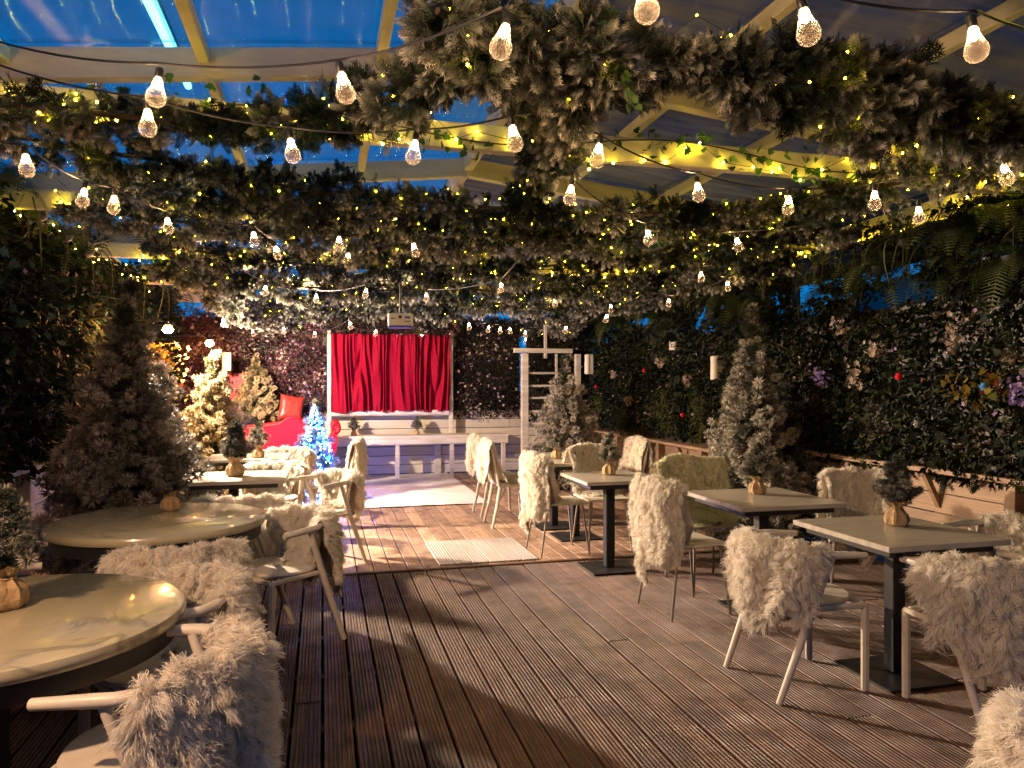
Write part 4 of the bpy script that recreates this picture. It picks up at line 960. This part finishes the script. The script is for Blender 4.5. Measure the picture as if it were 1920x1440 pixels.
# ---------------------------------------------------------------- hanging ferns and spider plants
FR = scatter('frond', T_frond(), np.zeros((1, 3)), np.eye(3)[None], 1., 'fern', np.array([.6]))
FR2 = scatter('frond', T_frond(.48, 22, .85), np.zeros((1, 3)), np.eye(3)[None], 1., 'fern', np.array([.85]))
SPB = scatter('blade', T_blade(.5, .014, 1.0, 6), np.zeros((1, 3)), np.eye(3)[None], 1., 'fern', np.array([.95]))
basket = MB().lathe([(.03, -.06), (.055, -.04), (.07, 0), (.06, .0), (.02, -.03)], 14).mesh('basket', 'pot', True)
def hanging(loc, kind, n, sc, label, left):
    t = empty('hanging_fern' if kind == 'fern' else 'spider_plant', loc, label=label, cat='hanging plant', group='hanging plants along the ' + ('left' if left else 'right') + ' eave')
    obj('basket', basket, t); 
    MB().tube([(0, 0, 0), (0, 0, max(.05, 2.76 - loc[2]))], .003, 5).build('hanger', 'cable', t)
    for i in range(n):
        s_ = sc * random.uniform(.7, 1.2)
        o = obj('frond' if kind == 'fern' else 'leaf_blade', FR if kind == 'fern' and i % 2 else (FR2 if kind == 'fern' else SPB), t, loc=(random.uniform(-.04, .04), random.uniform(-.04, .04), 0),
                rot=(random.uniform(-.5, .7), random.uniform(-.2, .2), i * 2.399 + random.uniform(-.2, .2)), scale=(s_, s_, s_))
for (px, py, kind, n, sc, lab) in ((1590, 450, 'spider', 30, .8, 'spider plant with long arching blades under the lit eave beam'), (1700, 450, 'spider', 34, .95, 'bright green spider plant over the blue gap'),
        (1535, 500, 'spider', 24, .8, 'spider plant trailing beside the sloping beam'), (1880, 400, 'fern', 20, 1.1, 'large fern at the right frame edge below the eave'), (1790, 430, 'fern', 20, 1.0, 'bushy fern right of the bright spider plant'),
        (1460, 500, 'fern', 18, 1.0, 'dark fern above the tall frosted fir'), (1360, 545, 'fern', 18, 1.0, 'fern above the small railing gap'), (1290, 555, 'spider', 24, .9, 'spider plant above the blue gap'),
        (1215, 580, 'fern', 18, 1.1, 'fern left of the blue gap'), (1150, 600, 'fern', 16, 1.1, 'farthest fern over the trellis arch'), (1650, 500, 'fern', 18, 1.0, 'low dark fern in the middle of the right side'), (1900, 480, 'fern', 16, .9, 'lower fern at the right frame edge')):
    hanging(hp(px, py, .30), kind, int(n * 1.4), sc, lab, False)
for (px, py, kind, n, sc, lab) in ((1425, 560, 'fern', 30, .8, 'low dark fern left of the tall fir tip'), (1545, 540, 'fern', 30, .8, 'small dark fern brushing the hedge top right of the tall fir'), (1780, 500, 'fern', 30, .9, 'dark fern sitting on the hedge top left of the pale post'), (1255, 600, 'fern', 26, .8, 'little fern in the middle of the blue gap')):
    hanging(hp(px, py, .12), kind, n, sc, lab, False)
def hpl(px, py, off=.25):
    u = (px - 960) / F_PX; d = (XL + off) / (ST + u * CT); return at(px, py, d=d)
for (px, py, kind, n, sc, lab) in ((70, 400, 'spider', 34, 1.1, 'spider plant with pale arching blades at the left frame edge'), (20, 330, 'fern', 18, 1.0, 'fern at the upper left corner of the hedge'),
        (160, 470, 'spider', 26, 1.1, 'spider plant hanging above the largest left fir'), (215, 440, 'fern', 18, 1.2, 'dark fern above the tip of the largest left fir'), (285, 520, 'spider', 30, 1.4, 'spider plant above the bright orange lamp'),
        (330, 540, 'fern', 18, 1.5, 'brown lit fern between the two orange lamps'), (120, 440, 'fern', 18, 1.1, 'fern left of the largest fir'), (385, 590, 'fern', 14, 1.4, 'fern above the smaller orange lamp')):
    hanging(hpl(px, py), kind, n, sc, lab, True)

# ---------------------------------------------------------------- garlands
octv = np.array([(1, 0, 0), (-1, 0, 0), (0, 1, 0), (0, -1, 0), (0, 0, 1), (0, 0, -1)], float)
octf = np.array([(0, 2, 4), (2, 1, 4), (1, 3, 4), (3, 0, 4), (2, 0, 5), (1, 2, 5), (3, 1, 5), (0, 3, 5)])
def catmull(pts, n):
    P = np.array([list(p) for p in pts], float); Q = np.vstack([2 * P[0] - P[1], P, 2 * P[-1] - P[-2]]); out = []
    for i in range(1, len(Q) - 2):
        for t in np.linspace(0, 1, n, endpoint=False):
            a, b, c, d = Q[i - 1], Q[i], Q[i + 1], Q[i + 2]
            out.append(.5 * ((2 * b) + (-a + c) * t + (2 * a - 5 * b + 4 * c - d) * t * t + (-a + 3 * b - 3 * c + d) * t ** 3))
    out.append(P[-1]); return np.array(out)
def garland(pix, z, r_, dens, label, fr=.45, tpl=SPRAY, sc=1., m='cypress'):
    pts = [at(a, b, z=c if c else z) for a, b, *cc in pix for c in [cc[0] if cc else None]]
    C_ = catmull(pts, 12); seg = np.linalg.norm(np.diff(C_, axis=0), axis=1); cum = np.concatenate([[0], np.cumsum(seg)]); Lg = cum[-1]
    per = 8; nt_ = int(dens * Lg * 1.5 / per); s_ = rng.uniform(0, Lg, nt_); n = nt_ * per
    c = np.stack([np.interp(s_, cum, C_[:, k]) for k in range(3)], 1); tg = norm(np.stack([np.interp(s_ + .05, cum, C_[:, k]) for k in range(3)], 1) - c + 1e-6)
    rv = norm(rng.normal(0, 1, (nt_, 3))); rv = norm(rv - tg * (rv * tg).sum(1, keepdims=True))
    lump = np.array([.70 + .95 * mn.noise(Vector((a * 2.6, 0, z * 7 + r_))) + .40 * mn.noise(Vector((a * 7, 3, z))) for a in s_]); q0 = rng.random(nt_) ** .5
    tc_ = c + rv * (r_ * lump * q0 * .85)[:, None]; tc_[:, 2] -= .03 * rng.random(nt_)
    P = np.repeat(tc_, per, 0) + rng.normal(0, .008, (n, 3)); out_ = norm(np.repeat(rv * .9 + tg * rng.normal(0, .5, nt_)[:, None] + np.array([0, 0, -.2]), per, 0))
    D = out_ * .75 + norm(rng.normal(0, 1, (n, 3))) * .9; q = np.repeat(q0, per)
    tf_ = np.array([mn.noise(Vector((a[0] * 4, a[1] * 4, a[2] * 4))) for a in tc_]) * .9 + rng.normal(0, .22, nt_); cl = np.repeat(tf_, per)
    frost = np.clip((fr * 1.1 + cl * 1.1) * (.2 + 1.0 * q) + rng.normal(0, .12, n), 0, 1); sc = sc * .68
    t = empty('garland', tuple(C_[0]), label=label, cat='garland', group='evergreen garlands strung under the roof')
    o0 = np.array(C_[0])
    obj('foliage', scatter('foliage', tpl, P - o0, frames(D), sc * rng.uniform(.7, 1.25, n), m, np.clip(.5 + cl + rng.normal(0, .2, n), 0, 1), frost), t, kind='stuff')
    MB().tube([tuple(x - o0) for x in C_[::4]], .012, 6).build('stem', 'bark', t)
    nf = int(Lg * 10); sf = np.sort(rng.uniform(0, Lg, nf)); cf = np.stack([np.interp(sf, cum, C_[:, k]) for k in range(3)], 1); rf = norm(rng.normal(0, 1, (nf, 3)))
    PF = cf + rf * r_ * .8 - o0
    fo = obj('fairy_lamps', scatter('fairy_lamps', (octv * .0055, octf, np.zeros(6)), PF, frames(rf), rng.uniform(.7, 1.2, nf), 'fairy_small'), t, kind='stuff')
    MB().tube([tuple(p) for p in PF], .0015, 3).build('fairy_wire', 'cable', t)
garland([(-80, 195), (60, 200), (200, 215), (350, 230), (500, 225), (620, 210), (740, 180), (850, 120), (930, 60)], 2.66, .11, 520, 'dark garland crossing the upper left below the blue roof sheets', .12, SPRAY_FINE, .8)
garland([(820, 20), (920, 70), (1050, 95), (1180, 105), (1320, 110), (1450, 140), (1600, 180), (1760, 215), (1990, 250)], 2.66, .20, 1050, 'thick brown frosted garland crossing the upper right', .5, SPRAY_FINE, .85)
garland([(-80, 235), (60, 262), (180, 285), (300, 300), (430, 330), (560, 355), (760, 375), (960, 392), (1160, 402), (1350, 395), (1520, 375), (1700, 340), (1980, 280)], 2.66, .12, 560, 'long garland sagging across the whole room below the ivy beam', .28, SPRAY, .85)
garland([(780, 10), (880, 70), (960, 140), (1010, 210), (1005, 290), (985, 360), (965, 430)], 2.78, .12, 520, 'garland running down the middle of the roof toward the stage', .35, SPRAY_FINE, .85)
garland([(1100, 60), (1090, 150), (1060, 230), (1040, 300)], 2.66, .10, 560, 'short garland drop beside the middle garland', .35, SPRAY_FINE, .85)
garland([(110, 385), (210, 400), (330, 415), (480, 432), (680, 442), (880, 450), (1040, 446), (1200, 440)], 2.62, .15, 560, 'pale lit garland starting above the left fir', .65, SPRAY, .9)
garland([(280, 455), (420, 478), (560, 495), (740, 505), (930, 503), (1120, 492), (1300, 470), (1450, 445), (1600, 405)], 2.66, .155, 600, 'garland crossing the room fourth from the camera', .4, SPRAY, .85)
garland([(300, 500), (430, 525), (600, 540), (800, 545), (1000, 540), (1180, 528), (1340, 510), (1480, 480)], 2.66, .18, 640, 'garland crossing the room fifth from the camera', .45, SPRAY, 1.1)
garland([(390, 555), (500, 572), (640, 578), (800, 575), (960, 572), (1120, 566), (1280, 548)], 2.66, .20, 660, 'garland crossing the room sixth from the camera', .6, SPRAY, 1.2)
garland([(430, 578), (520, 598), (640, 610), (715, 606)], 2.50, .20, 900, 'pinkish lit garland left of the projector', .95, SPRAY, 1.1)
garland([(780, 606), (880, 610), (980, 614), (1090, 602)], 2.50, .21, 900, 'pale lit garland right of the projector', .85, SPRAY, 1.1)
garland([(660, 440), (800, 470), (920, 500), (1010, 530)], 2.72, .17, 560, 'garland slanting down the centre of the roof toward the projector', .3, SPRAY, 1.0)

garland([(560, 380), (700, 398), (850, 412), (1000, 420), (1150, 425), (1330, 412), (1500, 400)], 2.70, .13, 560, 'thin dark garland just behind the long sagging one', .25, SPRAY, .9)
garland([(160, 330), (300, 352), (430, 372), (560, 398), (700, 415)], 2.70, .12, 560, 'short dark garland under the second blue strip of roof', .25, SPRAY, .9)
# ivy along the tie beams with fairy lights
names = {1: 'nearest', 2: 'second', 3: 'third', 4: 'fourth', 5: 'fifth'}
for k, y in enumerate(TRUSS[1:6], 1):
    t = empty('ivy_vine', (0, y - .11, 2.83), label='ivy trailing along the %s roof tie beam from the camera' % names[k], cat='ivy', group='ivy vines on the tie beams')
    n = 620; x = rng.uniform(XL + .6, XR - .2, n); cl = np.array([mn.noise(Vector((a * 1.7, k * 5, 0))) for a in x]); keep = (cl + rng.normal(0, .2, n)) > -.08; x = x[keep]; cl = cl[keep]; n = len(x)
    z = .06 * np.sin(x * 3 + k) + rng.normal(0, .05, n) - np.maximum(0, cl) * rng.random(n) * .42
    P = np.stack([x, rng.normal(-.005, .03, n), z], 1)
    obj('leaves', scatter('leaves', IVY, P, frames(np.stack([rng.normal(0, .5, n), rng.normal(-.5, .4, n), rng.normal(-.6, .4, n)], 1)), rng.uniform(.035, .065, n), 'ivy'), t, kind='stuff')
    MB().tube([(a, .0, .05 * math.sin(a * 3 + k)) for a in np.linspace(XL + .6, XR - .2, 50)], .004, 5).build('stem', 'bark', t)
    f_ = empty('fairy_lights', (0, y - .13, 2.80), label='yellow fairy lights wound along the %s roof tie beam from the camera' % names[k], cat='fairy lights', group='fairy light strings on the tie beams')
    xs = np.arange(XL + .5, XR - .1, .13); xs = xs + rng.normal(0, .03, len(xs)); n = len(xs)
    P = np.stack([xs, rng.normal(-.01, .02, n), .05 * np.sin(xs * 5 + k * 2) + rng.normal(0, .04, n) - .02], 1)
    obj('lamps', scatter('lamps', (octv * .007, octf, np.zeros(6)), P, frames(rng.normal(0, 1, (n, 3))), rng.uniform(.8, 1.2, n), 'fairy'), f_, kind='stuff')
    MB().tube([tuple(p) for p in P], .0018, 4).build('wire', 'cable', f_)
f_ = empty('fairy_lights', (XR - .07, 0, 2.78), label='yellow fairy lights along the right eave beam', cat='fairy lights', group='fairy light strings on the eave beams')
ys = np.arange(3.0, 11.5, .12); n = len(ys); P = np.stack([rng.normal(0, .02, n), ys, rng.normal(0, .035, n)], 1)
obj('lamps', scatter('lamps', (octv * .007, octf, np.zeros(6)), P, frames(rng.normal(0, 1, (n, 3))), 1., 'fairy'), f_, kind='stuff'); MB().tube([tuple(p) for p in P], .0018, 4).build('wire', 'cable', f_)
f_ = empty('fairy_lights', (XL + .12, 0, 2.74), label='yellow fairy lights along the left eave beam', cat='fairy lights', group='fairy light strings on the eave beams')
ys = np.arange(4.0, 10.5, .22); n = len(ys); P = np.stack([rng.normal(.05, .04, n), ys, rng.normal(0, .05, n)], 1)
obj('lamps', scatter('lamps', (octv * .007, octf, np.zeros(6)), P, frames(rng.normal(0, 1, (n, 3))), 1., 'fairy'), f_, kind='stuff'); MB().tube([tuple(p) for p in P], .0018, 4).build('wire', 'cable', f_)
# ivy strand dangling near the camera
q = at(1145, 20, z=2.75); t = empty('ivy_strand', q, label='bright green ivy strand dangling from the top centre', cat='ivy')
ps = [(.0, 0, 0), (-.03, 0, -.08), (.0, .01, -.16), (.05, .0, -.22), (.07, 0, -.32)]
MB().tube(ps, .002, 5).build('stem', 'bark', t); cc = catmull(ps, 8); n = len(cc)
obj('leaves', scatter('leaves', IVY, cc + rng.normal(0, .012, cc.shape), frames(np.stack([rng.normal(0, 1, n), np.full(n, -.5), rng.normal(-.6, .3, n)], 1)), rng.uniform(.03, .05, n), 'ivy', np.full(n, .9)), t, kind='stuff')

# ---------------------------------------------------------------- festoon strings with clear bulbs
GL = MB().lathe([(.013, .052), (.014, .040), (.020, .022), (.028, .002), (.030, -.010), (.027, -.024), (.018, -.035), (.006, -.040), (.001, -.0405)], 18).mesh('light_bulb', 'bulb_glass', True)
SO = MB().lathe([(.002, .095), (.011, .092), (.0125, .085), (.0125, .060), (.011, .058)], 12).mesh('socket', 'socket', True)
FI = MB().lathe([(.001, .056), (.009, .052), (.0115, .042), (.009, .028), (.001, .020)], 10).mesh('filament', 'filament', True)
FE = MB().lathe([(.001, -.0345), (.005, -.0335), (.006, -.030), (.001, -.027)], 8).mesh('glint', 'bulb_glass', True)
def festoon(label, pts, ends=(None, None), z=2.45):
    """pts: bulbs along the string as sight lines at hanging height z"""
    W = [at(a, b, z=(c[0] if c else z)) for a, b, *c in pts]
    t = empty('festoon_string', tuple(W[0]), label=label, cat='string lights', group='festoon strings of clear bulbs'); o0 = W[0]
    A = [Vector(e) for e in [ends[0]] if e is not None] + [p + Vector((0, 0, .105)) for p in W] + [Vector(e) for e in [ends[1]] if e is not None]
    path = []
    for i in range(len(A) - 1):
        a, b = A[i], A[i + 1]; sag = .035 * (b - a).length
        for k in range(8):
            s_ = k / 8; path.append(a.lerp(b, s_) - Vector((0, 0, sag * 4 * s_ * (1 - s_))) - o0)
    path.append(A[-1] - o0); MB().tube(path, .0042, 6).build('cable', 'cable', t)
    for p in W:
        a = random.uniform(-.22, .22), random.uniform(-.22, .22), random.uniform(0, 3)
        b = obj('light_bulb', GL, t, loc=p - o0, rot=a, scale=(1.08, 1.08, 1.04)); obj('socket', SO, b); obj('filament', FI, b)
E = lambda px, py, z=2.75: tuple(at(px, py, z=z))
festoon('string with two large clear bulbs nearest the upper left', [(293, 178), (647, 171), (940, 84)], (E(-60, 60), E(1010, 30)))
festoon('string with a single low bulb at left and three over the ivy beam', [(277, 236), (548, 287), (775, 290), (965, 265)], (E(-60, 100), E(1060, 190)))
festoon('string with two big bulbs at the upper right', [(1212, 14), (1515, 57), (1830, 90)], (E(1010, -60), E(2080, 60)))
festoon('string of bulbs curving below the right side of the ivy beam', [(1120, 297), (1310, 364), (1478, 389), (1640, 380), (1887, 332)], (E(1010, 200), E(2080, 220)))
festoon('string of bulbs above the right spider plants', [(1069, 370), (1216, 449), (1385, 462), (1723, 407)], (E(1000, 300), E(1900, 300)))
festoon('string of bulbs along the pale garland on the left', [(50, 315), (155, 375), (213, 388), (316, 427), (477, 452), (520, 477)], (E(-60, 240), E(600, 420)))
festoon('string of bulbs in the middle of the roof', [(636, 460), (652, 489), (778, 472)], (E(560, 400), E(900, 400)))
festoon('string of bulbs between the projector and the middle garland', [(497, 547), (593, 562), (685, 552), (800, 560), (939, 542)], (E(380, 440), E(1000, 440)))
festoon('string of bulbs leading to the far right ferns', [(1040, 570), (1145, 580), (1254, 570), (1365, 539), (1315, 522)], (E(1000, 500), E(1500, 430)))
festoon('far left row of small bulbs in front of the ruddy flower wall', [(419, 607), (475, 626), (534, 643), (596, 647), (655, 642), (704, 626)], (E(390, 560), E(740, 570)), z=2.25)
festoon('far row of small bulbs across the top of the curtain', [(532, 622), (590, 629), (657, 612), (790, 634), (846, 655), (898, 662), (985, 641)], (E(440, 570), E(1050, 570)), z=2.25)
festoon('far right row of small bulbs in front of the trellis arch', [(880, 614), (915, 619), (938, 621), (957, 622), (985, 628), (1003, 640), (1060, 620), (1136, 599)], (E(820, 560), E(1200, 530)), z=2.28)

# ---------------------------------------------------------------- beyond the right wall
cp = empty('canopy', (5.35, 8.5, 0), label='dark neighbouring canopy edge beyond the right hedge', cat='canopy')
MB().box((0, 0, 3.25), (.5, 13.5, 1.15), ch=.02).build('fascia', 'dark_building', cp)
for y in (-5.2, -3.1, -.9, 1.6, 4.2, 6.2): MB().box((.0, y, 1.25), (.12, .12, 3.0)).build('post', 'dark_building', cp)
nb = empty('building', (13, 12, 0), label='dark low building seen through the gap over the right hedge', cat='building')
MB().box((0, 0, 1.2), (5, 5, 3.2), ch=.02).build('wall', 'dark_building', nb); MB().prism([(-2.8, 2.8), (0, 4.0), (2.8, 2.8)], 'y', -2.7, 2.7).build('roof', 'dark_building', nb)
q = at(1650, 437, d=8.2)
wn = empty('lit_window', (5.08, 6.15, 2.95), label='small blue lit window in the dark canopy edge at right', cat='window')
MB().box((0, 0, 0), (.02, .20, .09)).build('pane', 'window_glow', wn); MB().box((.03, 0, 0), (.03, .28, .13), ch=.004).build('frame', 'dark_building', wn)
ps_ = hp(1861, 510, -.35)
pp = empty('white_post', (ps_.x, ps_.y, 0), label='pale post catching blue light above the right hedge', cat='post')
MB().box((0, 0, 1.3), (.10, .10, 2.6), ch=.005).build('shaft', 'lantern_white', pp); MB().box((0, 0, 2.61), (.14, .14, .03), ch=.004).build('cap', 'lantern_white', pp)
q = hp(1905, 560, -.15)
bd = MB(); bd.box((q.x, q.y, 1.15), (.04, 1.4, 2.05 + .05), ch=.004)
bd = bd.build('fence_board', 'stucco'); tag(bd, 'brown fence board rising over the hedge at the right frame edge', 'board')
rl = empty('metal_railing', (6.3, 13.4, 2.0), label='small pale metal railing seen through the gap over the right hedge', cat='railing')
for i in range(9): MB().tube([(i * .09, 0, 0), (i * .09, 0, .55)], .009, 6).build('bar', 'lantern_white', rl)
MB().tube([(-.05, 0, .56), (.8, 0, .56)], .014, 6).build('rail', 'lantern_white', rl); MB().tube([(-.05, 0, 0), (.8, 0, 0)], .014, 6).build('rail', 'lantern_white', rl)
